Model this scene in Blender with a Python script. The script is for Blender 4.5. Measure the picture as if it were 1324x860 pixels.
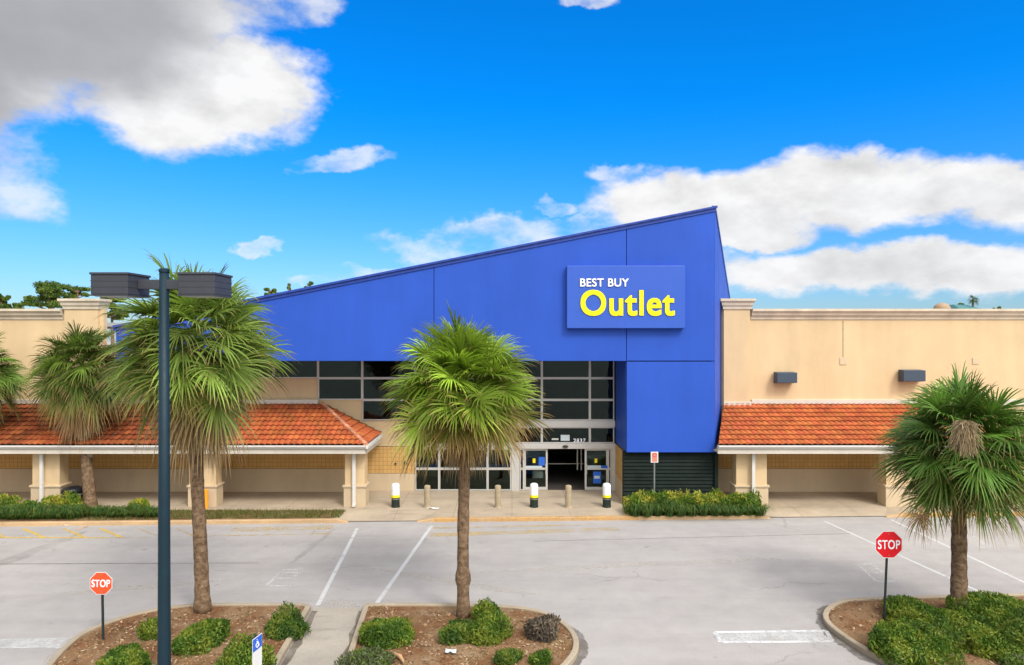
import bpy, bmesh, math, random
import numpy as np
from mathutils import Vector, Matrix, noise as mnoise

for _o in list(bpy.data.objects):
    bpy.data.objects.remove(_o)
sc = bpy.context.scene
COL = sc.collection
R = math.radians

# ------------------------------------------------------------------ camera
CAM_H = 8.0
F = 880.0            # focal length in photo pixels (photo is 1324 x 860)
cam_d = bpy.data.cameras.new("camera")
cam = bpy.data.objects.new("camera", cam_d)
COL.objects.link(cam)
cam.location = (0, 0, CAM_H)
cam.rotation_euler = (R(90), 0, 0)
cam_d.sensor_width = 36.0
cam_d.lens = F / 1324.0 * 36.0
cam_d.clip_start = 0.1
cam_d.clip_end = 3000
sc.camera = cam

# ------------------------------------------------------------------ light
SUN_DIR = Vector((0.42, -0.62, 0.80)).normalized()      # towards the sun
sun_d = bpy.data.lights.new("sun", 'SUN')
sun = bpy.data.objects.new("sun", sun_d)
COL.objects.link(sun)
sun_d.energy = 2.6
sun_d.angle = R(15)
sun_d.color = (1.0, 0.95, 0.87)
sun.location = (0, -20, 60)
sun.rotation_euler = (-SUN_DIR).to_track_quat('-Z', 'Y').to_euler()

sc.view_settings.view_transform = 'Standard'
sc.view_settings.look = 'None'
sc.view_settings.gamma = 1
sc.view_settings.use_curve_mapping = False
sc.view_settings.exposure = -0.15
sc.render.engine = 'CYCLES'
sc.cycles.use_denoising = True
sc.cycles.max_bounces = 6
sc.cycles.transparent_max_bounces = 16

# ------------------------------------------------------------------ node helper
class NT:
    def __init__(s, tree):
        s.t = tree; s.n = tree.nodes; s.l = tree.links
    def new(s, typ, **kw):
        n = s.n.new(typ)
        for k, v in kw.items(): setattr(n, k, v)
        return n
    def set(s, sock, v):
        if isinstance(v, bpy.types.NodeSocket): s.l.new(v, sock)
        else:
            if isinstance(v, (tuple, list)) and len(v) == 3 and sock.type == 'RGBA': v = (*v, 1)
            sock.default_value = v
    def m(s, op, a, b=0.0, c=None, clamp=False):
        n = s.n.new('ShaderNodeMath'); n.operation = op; n.use_clamp = clamp
        s.set(n.inputs[0], a); s.set(n.inputs[1], b)
        if c is not None: s.set(n.inputs[2], c)
        return n.outputs[0]
    def mix(s, fac, a, b, blend='MIX'):
        n = s.n.new('ShaderNodeMix'); n.data_type = 'RGBA'; n.blend_type = blend
        s.set(n.inputs[0], fac); s.set(n.inputs[6], a); s.set(n.inputs[7], b)
        return n.outputs[2]
    def noise(s, vec, scale, detail=4, rough=0.55, dim='3D', dist=0.0):
        n = s.n.new('ShaderNodeTexNoise'); n.noise_dimensions = dim
        if vec is not None: s.l.new(vec, n.inputs['Vector'])
        n.inputs['Scale'].default_value = scale; n.inputs['Detail'].default_value = detail
        n.inputs['Roughness'].default_value = rough; n.inputs['Distortion'].default_value = dist
        return n.outputs['Fac']
    def ss(s, v, a, b, lo=0.0, hi=1.0):
        n = s.n.new('ShaderNodeMapRange'); n.interpolation_type = 'SMOOTHSTEP'
        s.set(n.inputs[0], v); s.set(n.inputs[1], a); s.set(n.inputs[2], b); s.set(n.inputs[3], lo); s.set(n.inputs[4], hi)
        return n.outputs[0]
    def lin(s, v, a, b, lo=0.0, hi=1.0):
        n = s.n.new('ShaderNodeMapRange')
        s.set(n.inputs[0], v); s.set(n.inputs[1], a); s.set(n.inputs[2], b); s.set(n.inputs[3], lo); s.set(n.inputs[4], hi)
        return n.outputs[0]
    def vscale(s, vec, sx, sy, sz):
        n = s.n.new('ShaderNodeVectorMath'); n.operation = 'MULTIPLY'
        s.l.new(vec, n.inputs[0]); n.inputs[1].default_value = (sx, sy, sz)
        return n.outputs[0]

# ------------------------------------------------------------------ world: Nishita sky with broken cloud
world = bpy.data.worlds.new("World")
sc.world = world
world.use_nodes = True
W = NT(world.node_tree)
W.n.clear()
w_out = W.new('ShaderNodeOutputWorld'); w_bg = W.new('ShaderNodeBackground')
W.l.new(w_bg.outputs[0], w_out.inputs[0])
w_bg.inputs[1].default_value = 0.11
sky = W.new('ShaderNodeTexSky')
sky.sky_type = 'NISHITA'
sky.sun_disc = False
sky.sun_elevation = math.asin(SUN_DIR.z)
sky.sun_rotation = math.atan2(SUN_DIR.x, SUN_DIR.y)
sky.air_density = 1.0; sky.dust_density = 0.4; sky.ozone_density = 2.5
tc = W.new('ShaderNodeTexCoord')
DIRV = tc.outputs['Generated']
sep = W.new('ShaderNodeSeparateXYZ'); W.l.new(DIRV, sep.inputs[0])
yy = W.m('MAXIMUM', W.m('ABSOLUTE', sep.outputs[1]), 0.12)
uu = W.m('DIVIDE', sep.outputs[0], yy)       # tangent of azimuth
vv = W.m('DIVIDE', sep.outputs[2], yy)       # tangent of elevation
front = W.ss(sep.outputs[1], 0.0, 0.25)
el = sep.outputs[2]
# deep polarised blue above, pale towards the horizon
tint = W.mix(W.ss(el, -0.06, 0.33), (0.80, 1.02, 1.36), (0.015, 1.15, 2.35))
blue = W.mix(1.0, sky.outputs[0], tint, 'MULTIPLY')

def E(px, py, rx, ry):
    return ((px - 662) / F, (430 - py) / F, rx / F, ry / F)
def ell(u, v, e):
    a = W.m('DIVIDE', W.m('SUBTRACT', u, e[0]), e[2]); b = W.m('DIVIDE', W.m('SUBTRACT', v, e[1]), e[3])
    return W.m('SUBTRACT', 1.0, W.m('SQRT', W.m('ADD', W.m('MULTIPLY', a, a), W.m('MULTIPLY', b, b))))
# low-frequency warp so that edges billow
warp = W.new('ShaderNodeTexNoise'); W.l.new(W.vscale(DIRV, 1, 1, 1.5), warp.inputs['Vector'])
warp.inputs['Scale'].default_value = 7.0; warp.inputs['Detail'].default_value = 5.0; warp.inputs['Roughness'].default_value = 0.6
wsep = W.new('ShaderNodeSeparateColor'); W.l.new(warp.outputs['Color'], wsep.inputs[0])
wu = W.m('ADD', uu, W.m('MULTIPLY', W.m('SUBTRACT', wsep.outputs[0], 0.5), 0.16))
wv = W.m('ADD', vv, W.m('MULTIPLY', W.m('SUBTRACT', wsep.outputs[1], 0.5), 0.11))
SOLID = [E(110, 10, 300, 150), E(225, 125, 165, 85), E(325, 115, 110, 85), E(-80, 80, 240, 130),
         E(930, 265, 190, 62), E(1130, 245, 260, 58), E(1330, 250, 180, 60),
         E(960, 298, 120, 30), E(1180, 352, 340, 38)]
THIN = [E(800, 220, 58, 22), E(-30, 220, 130, 95), E(385, 5, 75, 34), E(425, 205, 80, 22), E(765, 2, 40, 14), E(690, 310, 260, 28),
        E(440, 351, 90, 13), E(327, 318, 34, 12), E(545, 313, 60, 16), E(705, 275, 40, 14), E(600, 325, 110, 22)]
def fold(lst, u, v):
    r = None
    for e in lst:
        k = ell(u, v, e)
        r = k if r is None else W.m('MAXIMUM', r, k)
    return r
ms = W.m('MINIMUM', fold(SOLID, wu, wv), 0.55)
mt = W.m('MINIMUM', fold(THIN, wu, wv), 0.30)
n1 = W.noise(W.vscale(DIRV, 1, 1, 1.9), 9.0, 8, 0.57)
n2 = W.noise(W.vscale(DIRV, 1, 1, 1.6), 30.0, 6, 0.6)
nn = W.m('ADD', W.m('MULTIPLY', W.m('SUBTRACT', n1, 0.5), 1.5), W.m('MULTIPLY', W.m('SUBTRACT', n2, 0.5), 0.62))
dens_s = W.m('ADD', ms, W.m('MULTIPLY', nn, 0.50))
dens_t = W.m('ADD', W.m('SUBTRACT', mt, 0.08), W.m('MULTIPLY', nn, 0.85))
a_s = W.ss(dens_s, -0.02, 0.38)
a_t = W.m('MULTIPLY', W.ss(dens_t, 0.0, 0.50), 0.72)
# overhead and behind the camera: broken cloud that veils the sun
nb = W.noise(DIRV, 2.2, 7, 0.6)
a_b = W.m('MULTIPLY', W.ss(nb, 0.28, 0.46), W.m('MAXIMUM', W.m('SUBTRACT', 1.0, front), W.ss(el, 0.55, 0.8)))
alpha = W.m('MAXIMUM', W.m('MAXIMUM', a_s, a_t), a_b)
# relief: the same density a little way towards the light
sh = W.new('ShaderNodeVectorMath'); sh.operation = 'ADD'; W.l.new(DIRV, sh.inputs[0]); sh.inputs[1].default_value = (0.020, 0.0, 0.022)
n1b = W.noise(W.vscale(sh.outputs[0], 1, 1, 1.9), 9.0, 8, 0.57)
relief = W.m('SUBTRACT', n1, n1b)
grey = fold([E(60, 25, 330, 165), E(-80, 100, 220, 190)], wu, wv)
greyf = W.ss(grey, 0.0, 0.62)
under = W.m('MULTIPLY', W.ss(fold([E(1000, 300, 240, 38), E(1190, 355, 340, 40), E(1250, 255, 240, 30)], wu, wv), 0.0, 0.8), 0.2)
gsum = W.m('MAXIMUM', greyf, under)
soft = W.m('SUBTRACT', 1.0, W.m('MULTIPLY', gsum, 0.9))
n3 = W.noise(W.vscale(DIRV, 1, 1, 1.9), 4.5, 4, 0.5)
lum = W.m('ADD', W.m('SUBTRACT', 1.0, W.m('MULTIPLY', gsum, 0.49)), W.m('MULTIPLY', W.m('MULTIPLY', relief, soft), 0.8))
lum = W.m('ADD', lum, W.m('MULTIPLY', W.m('SUBTRACT', n3, 0.5), 0.24))
lum = W.m('MAXIMUM', lum, 0.22)
lum = W.m('MINIMUM', lum, 1.08)
lum = W.m('MULTIPLY', lum, W.m('MAXIMUM', front, W.lin(el, 0.0, 0.5, 0.35, 1.0)))
# cloud veiling the sun, out of view, brightened far beyond the rest as added fill
sd = W.new('ShaderNodeVectorMath', operation='DOT_PRODUCT'); W.l.new(DIRV, sd.inputs[0]); sd.inputs[1].default_value = tuple(SUN_DIR)
lum = W.m('MULTIPLY', lum, W.m('ADD', 1.0, W.m('MULTIPLY', W.ss(sd.outputs['Value'], 0.45, 1.0), 3.0)))
ccol = W.mix(gsum, (1.0, 1.0, 1.01), (0.97, 0.985, 1.05))
cl = W.new('ShaderNodeVectorMath'); cl.operation = 'SCALE'
W.l.new(ccol, cl.inputs[0]); W.l.new(W.m('MULTIPLY', lum, 9.0), cl.inputs[3])
skyc = W.mix(alpha, blue, cl.outputs[0])
W.l.new(skyc, w_bg.inputs[0])
try:
    world.cycles.sampling_method = 'MANUAL'; world.cycles.sample_map_resolution = 512
except Exception: pass

# ------------------------------------------------------------------ materials
MATS = {}
def newmat(name):
    m = bpy.data.materials.new(name); m.use_nodes = True
    t = NT(m.node_tree)
    b = t.n['Principled BSDF']
    MATS[name] = m
    return m, t, b
def plain(name, col, rough=0.6, metal=0.0, var=0.12, scale=4.0, bump=0.0, bscale=60, spec=0.25, streak=0.0):
    m, t, b = newmat(name)
    co = t.new('ShaderNodeTexCoord').outputs['Object']
    n = t.noise(co, scale, 6, 0.6)
    f = t.lin(n, 0.25, 0.75, 1 - var, 1 + var)
    if streak:
        s_ = t.noise(t.vscale(co, 0.9, 0.9, 0.14), 1.3, 7, 0.62)
        f = t.m('MULTIPLY', f, t.lin(s_, 0.3, 0.75, 1.0 + streak * .4, 1.0 - streak))
    c = t.new('ShaderNodeVectorMath', operation='SCALE')
    c.inputs[0].default_value = col; t.l.new(f, c.inputs[3])
    t.l.new(c.outputs[0], b.inputs['Base Color'])
    b.inputs['Metallic'].default_value = metal
    b.inputs['Specular IOR Level'].default_value = spec
    t.l.new(t.lin(t.noise(co, scale * 3, 4), 0.3, 0.7, max(rough - .08, .02), min(rough + .08, 1)), b.inputs['Roughness'])
    if bump:
        bp = t.new('ShaderNodeBump'); bp.inputs['Strength'].default_value = bump; bp.inputs['Distance'].default_value = 0.02
        t.l.new(t.noise(co, bscale, 5), bp.inputs['Height']); t.l.new(bp.outputs[0], b.inputs['Normal'])
    return m

M_blue = plain('blue_panel_paint', (0.024, 0.084, 0.44), 0.55, var=0.10, scale=0.28, bump=0.05, bscale=30, spec=0.2, streak=0.08)
M_bluetrim = plain('blue_coping_metal', (0.02, 0.055, 0.30), 0.4, var=0.08, scale=2, spec=0.4)
M_gap = plain('dark_joint', (0.012, 0.018, 0.06), 0.8)
M_board = plain('sign_board_blue', (0.034, 0.10, 0.46), 0.4, var=0.03, scale=1, spec=0.35)
M_letw = plain('lettering_white', (0.82, 0.82, 0.85), 0.4, var=0.02)
M_lety = plain('lettering_yellow', (0.86, 0.74, 0.012), 0.4, var=0.02)
M_cream = plain('cream_stucco', (0.63, 0.465, 0.27), 0.85, var=0.07, scale=0.6, bump=0.25, bscale=45, spec=0.15, streak=0.10)
M_creamlt = plain('pale_stucco', (0.56, 0.44, 0.29), 0.85, var=0.07, scale=1.0, bump=0.2, bscale=45, spec=0.15, streak=0.10)
M_trim = plain('offwhite_trim', (0.58, 0.53, 0.45), 0.7, var=0.06, scale=1.5, spec=0.2, streak=0.12)
M_cornice = plain('cornice_stucco', (0.60, 0.52, 0.40), 0.85, var=0.10, scale=1.0, spec=0.15, streak=0.25)
M_white = plain('white_gutter_paint', (0.64, 0.62, 0.58), 0.5, var=0.05, scale=2, streak=0.06)
M_alu = plain('aluminium_frame', (0.56, 0.54, 0.50), 0.42, metal=0.25, var=0.05, scale=3)
M_louver = plain('dark_louver_metal', (0.009, 0.016, 0.013), 0.7, var=0.2, scale=2, spec=0.15)
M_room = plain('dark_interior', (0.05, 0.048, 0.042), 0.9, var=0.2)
M_roomfl = plain('interior_floor', (0.08, 0.07, 0.06), 0.5, var=0.2)
M_teal = plain('dark_teal_paint', (0.007, 0.024, 0.036), 0.5, var=0.12, scale=3)
M_head = plain('lamp_head_bronze', (0.048, 0.052, 0.062), 0.5, var=0.1, scale=3, streak=0.1)
M_lens = plain('lamp_lens', (0.45, 0.45, 0.42), 0.2)
M_wlamp = plain('slate_lamp_paint', (0.055, 0.075, 0.105), 0.5, var=0.08)
M_wlampside = plain('lamp_glass_side', (0.35, 0.40, 0.42), 0.25)
M_conc_post = plain('concrete_post', (0.36, 0.29, 0.19), 0.9, var=0.2, scale=6, bump=0.4, bscale=50)
M_bwhite = plain('bollard_white', (0.78, 0.80, 0.83), 0.45, var=0.04)
M_byellow = plain('bollard_yellow', (0.80, 0.66, 0.02), 0.45, var=0.05)
M_bblack = plain('bollard_black', (0.018, 0.028, 0.022), 0.5, var=0.15)
M_binblk = plain('bin_black_plastic', (0.012, 0.014, 0.018), 0.35, var=0.1)
M_stopred = plain('stop_red', (0.62, 0.008, 0.015), 0.45, var=0.05)
M_stopor = plain('stop_faded_orange', (0.68, 0.085, 0.025), 0.5, var=0.07)
M_signw = plain('sign_white', (0.66, 0.66, 0.64), 0.45, var=0.03)
M_signpink = plain('faded_sign_red', (0.60, 0.24, 0.17), 0.5, var=0.1, scale=12)
M_signblue = plain('access_blue', (0.03, 0.12, 0.55), 0.4, var=0.05)
M_poster = plain('poster_blue', (0.03, 0.13, 0.55), 0.35, var=0.04)
M_paper = plain('paper_white', (0.50, 0.57, 0.60), 0.6, var=0.05)
M_postgrey = plain('galvanised_post', (0.22, 0.24, 0.24), 0.5, metal=0.3, var=0.1)
M_postdark = plain('dark_sign_post', (0.022, 0.03, 0.03), 0.55, var=0.1)
M_wood = plain('bare_branch_wood', (0.45, 0.27, 0.14), 0.9, var=0.2)
M_mouldroof = plain('flat_roof_membrane', (0.45, 0.43, 0.40), 0.9, var=0.1)
M_orange = plain('orange_guard', (0.80, 0.33, 0.03), 0.6, var=0.05)
M_rail = plain('stuff_dark', (0.05, 0.05, 0.05), 0.6)
M_dome = plain('tan_dome_roof', (0.36, 0.25, 0.16), 0.8)
M_tealroof = plain('teal_metal_roof', (0.08, 0.20, 0.19), 0.5)

def mat_block():                     # split-face block wall: ochre, scored grid
    m, t, b = newmat('ochre_block')
    co = t.new('ShaderNodeTexCoord').outputs['Object']
    mp = t.new('ShaderNodeMapping'); mp.inputs['Rotation'].default_value = (R(90), 0, 0); t.l.new(co, mp.inputs[0])
    br = t.new('ShaderNodeTexBrick'); br.offset = 0.0
    t.l.new(mp.outputs[0], br.inputs['Vector'])
    br.inputs['Scale'].default_value = 1; br.inputs['Brick Width'].default_value = 0.2; br.inputs['Row Height'].default_value = 0.2
    br.inputs['Mortar Size'].default_value = 0.012
    br.inputs['Color1'].default_value = (0.56, 0.33, 0.11, 1); br.inputs['Color2'].default_value = (0.60, 0.37, 0.13, 1)
    br.inputs['Mortar'].default_value = (0.40, 0.23, 0.08, 1)
    n = t.noise(co, 1.2, 6, 0.6)
    c = t.mix(1.0, br.outputs[0], t.mix(n, (0.78, 0.78, 0.78), (1.15, 1.15, 1.1)), 'MULTIPLY')
    t.l.new(c, b.inputs['Base Color']); b.inputs['Roughness'].default_value = 0.9
    bp = t.new('ShaderNodeBump'); bp.inputs['Distance'].default_value = 0.01; bp.inputs['Strength'].default_value = 0.5
    t.l.new(t.m('SUBTRACT', t.noise(co, 40, 4), br.outputs['Fac']), bp.inputs['Height']); t.l.new(bp.outputs[0], b.inputs['Normal'])
    return m
M_block = mat_block()

def mat_glass(name, tint, rough=0.02):
    m, t, b = newmat(name)
    t.n.remove(b)
    out = t.n['Material Output']
    tr = t.new('ShaderNodeBsdfTransparent'); tr.inputs[0].default_value = (*tint, 1)
    gl = t.new('ShaderNodeBsdfGlossy'); gl.inputs['Roughness'].default_value = rough
    gl.inputs[0].default_value = (0.75, 1.0, 0.94, 1)
    fr = t.new('ShaderNodeFresnel'); fr.inputs[0].default_value = 1.5
    co = t.new('ShaderNodeTexCoord').outputs['Object']
    bp = t.new('ShaderNodeBump'); bp.inputs['Strength'].default_value = 0.16; bp.inputs['Distance'].default_value = 0.1
    t.l.new(t.noise(co, 0.9, 2), bp.inputs['Height']); t.l.new(bp.outputs[0], gl.inputs['Normal'])
    mx = t.new('ShaderNodeMixShader')
    t.l.new(t.m('ADD', t.m('MULTIPLY', fr.outputs[0], 0.8), 0.0), mx.inputs[0]); t.l.new(tr.outputs[0], mx.inputs[1]); t.l.new(gl.outputs[0], mx.inputs[2])
    t.l.new(mx.outputs[0], out.inputs[0])
    return m
M_glass = mat_glass('tinted_glass', (0.16, 0.22, 0.20))
M_glassclear = mat_glass('shop_glass', (0.55, 0.60, 0.58))

def mat_asphalt():
    m, t, b = newmat('weathered_asphalt')
    co = t.new('ShaderNodeTexCoord').outputs['Object']
    big = t.noise(co, 0.09, 6, 0.6)
    str_ = t.noise(t.vscale(co, 0.10, 0.75, 1), 1.0, 6, 0.65)      # wheel-track streaks along the drive
    mid = t.noise(co, 1.3, 8, 0.7)
    fine = t.noise(co, 38, 5, 0.7)
    vo = t.new('ShaderNodeTexVoronoi'); vo.feature = 'DISTANCE_TO_EDGE'; vo.inputs['Scale'].default_value = 0.16
    dn = t.new('ShaderNodeTexNoise'); dn.inputs['Scale'].default_value = 0.8; dn.inputs['Detail'].default_value = 6; t.l.new(co, dn.inputs['Vector'])
    va = t.new('ShaderNodeVectorMath', operation='MULTIPLY_ADD'); t.l.new(dn.outputs['Color'], va.inputs[0]); va.inputs[1].default_value = (1.6, 1.6, 0); t.l.new(co, va.inputs[2])
    t.l.new(va.outputs[0], vo.inputs['Vector'])
    crack = t.m('MULTIPLY', t.ss(vo.outputs['Distance'], 0.0, 0.006, 1, 0), t.ss(t.noise(co, 0.25, 3), 0.50, 0.62))
    f = t.m('MULTIPLY', t.lin(big, 0.3, 0.7, 0.90, 1.08), t.lin(str_, 0.25, 0.75, 0.88, 1.10))
    f = t.m('MULTIPLY', f, t.lin(mid, 0.25, 0.75, 0.90, 1.09))
    f = t.m('MULTIPLY', f, t.lin(fine, 0.3, 0.7, 0.80, 1.19))
    spot = t.ss(t.noise(co, 2.1, 3, 0.5), 0.68, 0.76)
    f = t.m('MULTIPLY', f, t.m('SUBTRACT', 1.0, t.m('MULTIPLY', spot, 0.28)))
    f = t.m('MULTIPLY', f, t.m('SUBTRACT', 1.0, t.m('MULTIPLY', crack, 0.22)))
    base = t.mix(t.noise(co, 0.35, 5), (0.348, 0.320, 0.304), (0.342, 0.324, 0.302))
    c = t.new('ShaderNodeVectorMath', operation='SCALE'); t.l.new(base, c.inputs[0]); t.l.new(f, c.inputs[3])
    t.l.new(c.outputs[0], b.inputs['Base Color']); b.inputs['Roughness'].default_value = 0.92; b.inputs['Specular IOR Level'].default_value = 0.2
    bp = t.new('ShaderNodeBump'); bp.inputs['Distance'].default_value = 0.01; bp.inputs['Strength'].default_value = 0.4
    t.l.new(fine, bp.inputs['Height']); t.l.new(bp.outputs[0], b.inputs['Normal'])
    return m
M_asphalt = mat_asphalt()

def mat_concrete(name, col, joint=1.8, jx=0.0):
    m, t, b = newmat(name)
    co = t.new('ShaderNodeTexCoord').outputs['Object']
    f = t.m('MULTIPLY', t.lin(t.noise(co, 0.5, 7, 0.65), 0.3, 0.7, 0.80, 1.14), t.lin(t.noise(co, 22, 5, 0.7), 0.3, 0.7, 0.9, 1.1))
    f = t.m('MULTIPLY', f, t.lin(t.noise(t.vscale(co, .5, 2, 1), 1.4, 5, 0.6), 0.55, 0.78, 1.0, 0.72))
    if joint:
        br = t.new('ShaderNodeTexBrick'); br.offset = 0.0
        t.l.new(co, br.inputs['Vector']); br.inputs['Scale'].default_value = 1
        br.inputs['Brick Width'].default_value = joint * 1.4; br.inputs['Row Height'].default_value = joint; br.inputs['Mortar Size'].default_value = 0.012
        f = t.m('MULTIPLY', f, t.lin(br.outputs['Fac'], 0, 1, 1.0, 0.62))
    base = t.mix(t.noise(co, 0.9, 4), col, (col[0] * .96, col[1] * .93, col[2] * .88))
    c = t.new('ShaderNodeVectorMath', operation='SCALE'); t.l.new(base, c.inputs[0]); t.l.new(f, c.inputs[3])
    t.l.new(c.outputs[0], b.inputs['Base Color']); b.inputs['Roughness'].default_value = 0.9; b.inputs['Specular IOR Level'].default_value = 0.2
    bp = t.new('ShaderNodeBump'); bp.inputs['Distance'].default_value = 0.008; bp.inputs['Strength'].default_value = 0.3
    t.l.new(t.noise(co, 30, 5), bp.inputs['Height']); t.l.new(bp.outputs[0], b.inputs['Normal'])
    return m
M_walk = mat_concrete('sidewalk_concrete', (0.42, 0.345, 0.255))
M_path = mat_concrete('path_concrete', (0.36, 0.325, 0.275), 0)
M_kerb = mat_concrete('kerb_concrete', (0.36, 0.30, 0.22), 0)
M_kerbtan = mat_concrete('kerb_tan', (0.50, 0.34, 0.19), 0)

def mat_worn(name, col, wear=0.5, scale=5.0, rough=0.8, lo=0.0, hi=1.0, soft=0.12):
    """paint or stain lying on the ground, worn through in places"""
    m, t, b = newmat(name)
    co = t.new('ShaderNodeTexCoord').outputs['Object']
    n = t.m('ADD', t.m('MULTIPLY', t.noise(co, scale, 7, 0.7), 0.6), t.m('MULTIPLY', t.noise(co, scale * .2, 3), 0.4))
    a = t.ss(n, wear - soft, wear + soft, lo, hi)
    b.inputs['Base Color'].default_value = (*col, 1); b.inputs['Roughness'].default_value = rough
    t.l.new(a, b.inputs['Alpha'])
    return m
M_white_line = mat_worn('white_line_paint', (0.64, 0.64, 0.62), 0.37, 6.0, hi=0.70)
M_stopbar = mat_worn('white_bar_paint', (0.70, 0.70, 0.69), 0.46, 4.0, hi=0.8)
M_faint = mat_worn('faint_white_paint', (0.58, 0.58, 0.56), 0.45, 7.0, hi=0.62)
M_yellow_line = mat_worn('yellow_line_paint', (0.62, 0.42, 0.08), 0.42, 4.0, hi=0.75)
M_faintyellow = mat_worn('faint_yellow_paint', (0.55, 0.40, 0.16), 0.50, 2.5, hi=0.55)
M_kerbyellow = mat_worn('yellow_kerb_paint', (0.58, 0.34, 0.12), 0.46, 3.0, hi=0.75)
M_stain = mat_worn('dirt_stain', (0.10, 0.085, 0.07), 0.50, 1.6, hi=0.26, soft=0.25)
M_grime_shade = mat_worn('dark_grime_shade', (0.09, 0.068, 0.045), 0.44, 2.6, hi=0.60, soft=0.22)  # dirt round the islands; along the path also the kerb's painted shade
M_dust = mat_worn('pale_sand', (0.50, 0.46, 0.40), 0.50, 3.0, hi=0.6, soft=0.2)
M_crackfill = mat_worn('dark_crack', (0.11, 0.10, 0.09), 0.45, 2.0, hi=0.55, soft=0.2)

def mat_mulch():
    m, t, b = newmat('mulch_soil')
    co = t.new('ShaderNodeTexCoord').outputs['Object']
    a = t.noise(co, 1.1, 6, 0.65); f = t.noise(co, 24, 6, 0.75); s = t.noise(t.vscale(co, 1, 2.4, 1), 60, 4, 0.7)
    c = t.mix(t.ss(a, 0.35, 0.65), (0.18, 0.082, 0.036), (0.26, 0.165, 0.088))
    c = t.mix(t.ss(f, 0.52, 0.72), c, (0.30, 0.18, 0.095))
    c = t.mix(t.ss(s, 0.68, 0.78), c, (0.36, 0.26, 0.16))
    c = t.mix(t.m('MULTIPLY', t.ss(t.noise(co, 0.8, 5, 0.7), 0.54, 0.68), 0.6), c, (0.33, 0.24, 0.155))
    c = t.mix(t.ss(t.noise(co, 16, 4), 0.60, 0.72), c, (0.055, 0.032, 0.018))
    t.l.new(c, b.inputs['Base Color']); b.inputs['Roughness'].default_value = 0.95; b.inputs['Specular IOR Level'].default_value = 0.1
    bp = t.new('ShaderNodeBump'); bp.inputs['Distance'].default_value = 0.05; bp.inputs['Strength'].default_value = 0.8
    t.l.new(f, bp.inputs['Height']); t.l.new(bp.outputs[0], b.inputs['Normal'])
    return m
M_mulch = mat_mulch()

def mat_tinted(name, rough=0.6, trans=0.3, spec=0.25, gain=1.0, noise_s=0):
    """colour comes from the mesh's own per-leaf / per-tile tint"""
    m, t, b = newmat(name)
    at = t.new('ShaderNodeAttribute'); at.attribute_name = 'tint'
    col = at.outputs['Color']
    if noise_s:
        co = t.new('ShaderNodeTexCoord').outputs['Object']
        n = t.noise(co, noise_s, 6, 0.65)
        col = t.mix(1.0, col, t.mix(t.ss(n, 0.3, 0.72), (1.1, 1.1, 1.1), (0.68, 0.64, 0.62)), 'MULTIPLY')
        st = t.ss(t.noise(t.vscale(co, 1, .5, .5), 0.9, 6, 0.7), 0.57, 0.72)
        col = t.mix(t.m('MULTIPLY', st, 0.68), col, (0.06, 0.035, 0.025))
    t.l.new(col, b.inputs['Base Color']); b.inputs['Roughness'].default_value = rough; b.inputs['Specular IOR Level'].default_value = spec
    if trans:
        tr = t.new('ShaderNodeBsdfTranslucent')
        cm = t.mix(1.0, col, (1.2, 1.25, 0.7), 'MULTIPLY'); t.l.new(cm, tr.inputs[0])
        mx = t.new('ShaderNodeMixShader'); mx.inputs[0].default_value = trans
        t.l.new(b.outputs[0], mx.inputs[1]); t.l.new(tr.outputs[0], mx.inputs[2]); t.l.new(mx.outputs[0], t.n['Material Output'].inputs[0])
    return m
M_leaf = mat_tinted('leaf', 0.5, 0.30)
M_dead = mat_tinted('dead_frond', 0.9, 0.15, 0.05)
M_tile = mat_tinted('clay_tile', 0.75, 0, 0.25, noise_s=1.3)
M_chip = mat_tinted('bark_chip', 0.9, 0, 0.1)

def mat_trunk():
    m, t, b = newmat('palm_bark')
    co = t.new('ShaderNodeTexCoord').outputs['Object']
    r = t.noise(t.vscale(co, 5, 5, 7), 1.0, 6, 0.75); f = t.noise(t.vscale(co, 16, 16, 6), 1.0, 6, 0.75)
    c = t.mix(t.ss(r, 0.35, 0.65), (0.125, 0.078, 0.046), (0.32, 0.215, 0.13))
    c = t.mix(t.ss(f, 0.5, 0.7), c, (0.10, 0.062, 0.038))
    t.l.new(c, b.inputs['Base Color']); b.inputs['Roughness'].default_value = 0.95; b.inputs['Specular IOR Level'].default_value = 0.1
    bp = t.new('ShaderNodeBump'); bp.inputs['Distance'].default_value = 0.07; bp.inputs['Strength'].default_value = 1.0
    t.l.new(t.m('ADD', r, t.m('MULTIPLY', f, 0.6)), bp.inputs['Height']); t.l.new(bp.outputs[0], b.inputs['Normal'])
    return m
M_bark = mat_trunk()

def mat_emit(name, col, e):
    m, t, b = newmat(name)
    b.inputs['Base Color'].default_value = (*col, 1); b.inputs['Emission Color'].default_value = (*col, 1); b.inputs['Emission Strength'].default_value = e
    return m
M_exit = mat_emit('lit_exit_sign', (0.9, 0.02, 0.02), 0.6)
M_ceil = mat_emit('lit_ceiling_panel', (0.9, 0.88, 0.75), 0.7)

# ------------------------------------------------------------------ object helpers
ORG = {}
def tag(o, label=None, cat=None, group=None, kind=None):
    if label: o['label'] = label
    if cat: o['category'] = cat
    if group: o['group'] = group
    if kind: o['kind'] = kind
    return o
def thing(name, loc, label, cat, group=None):
    o = bpy.data.objects.new(name, None); COL.objects.link(o)
    o.empty_display_size = 0.2
    o.location = loc; ORG[o.name] = Vector(loc)
    return tag(o, label, cat, group)

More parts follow.
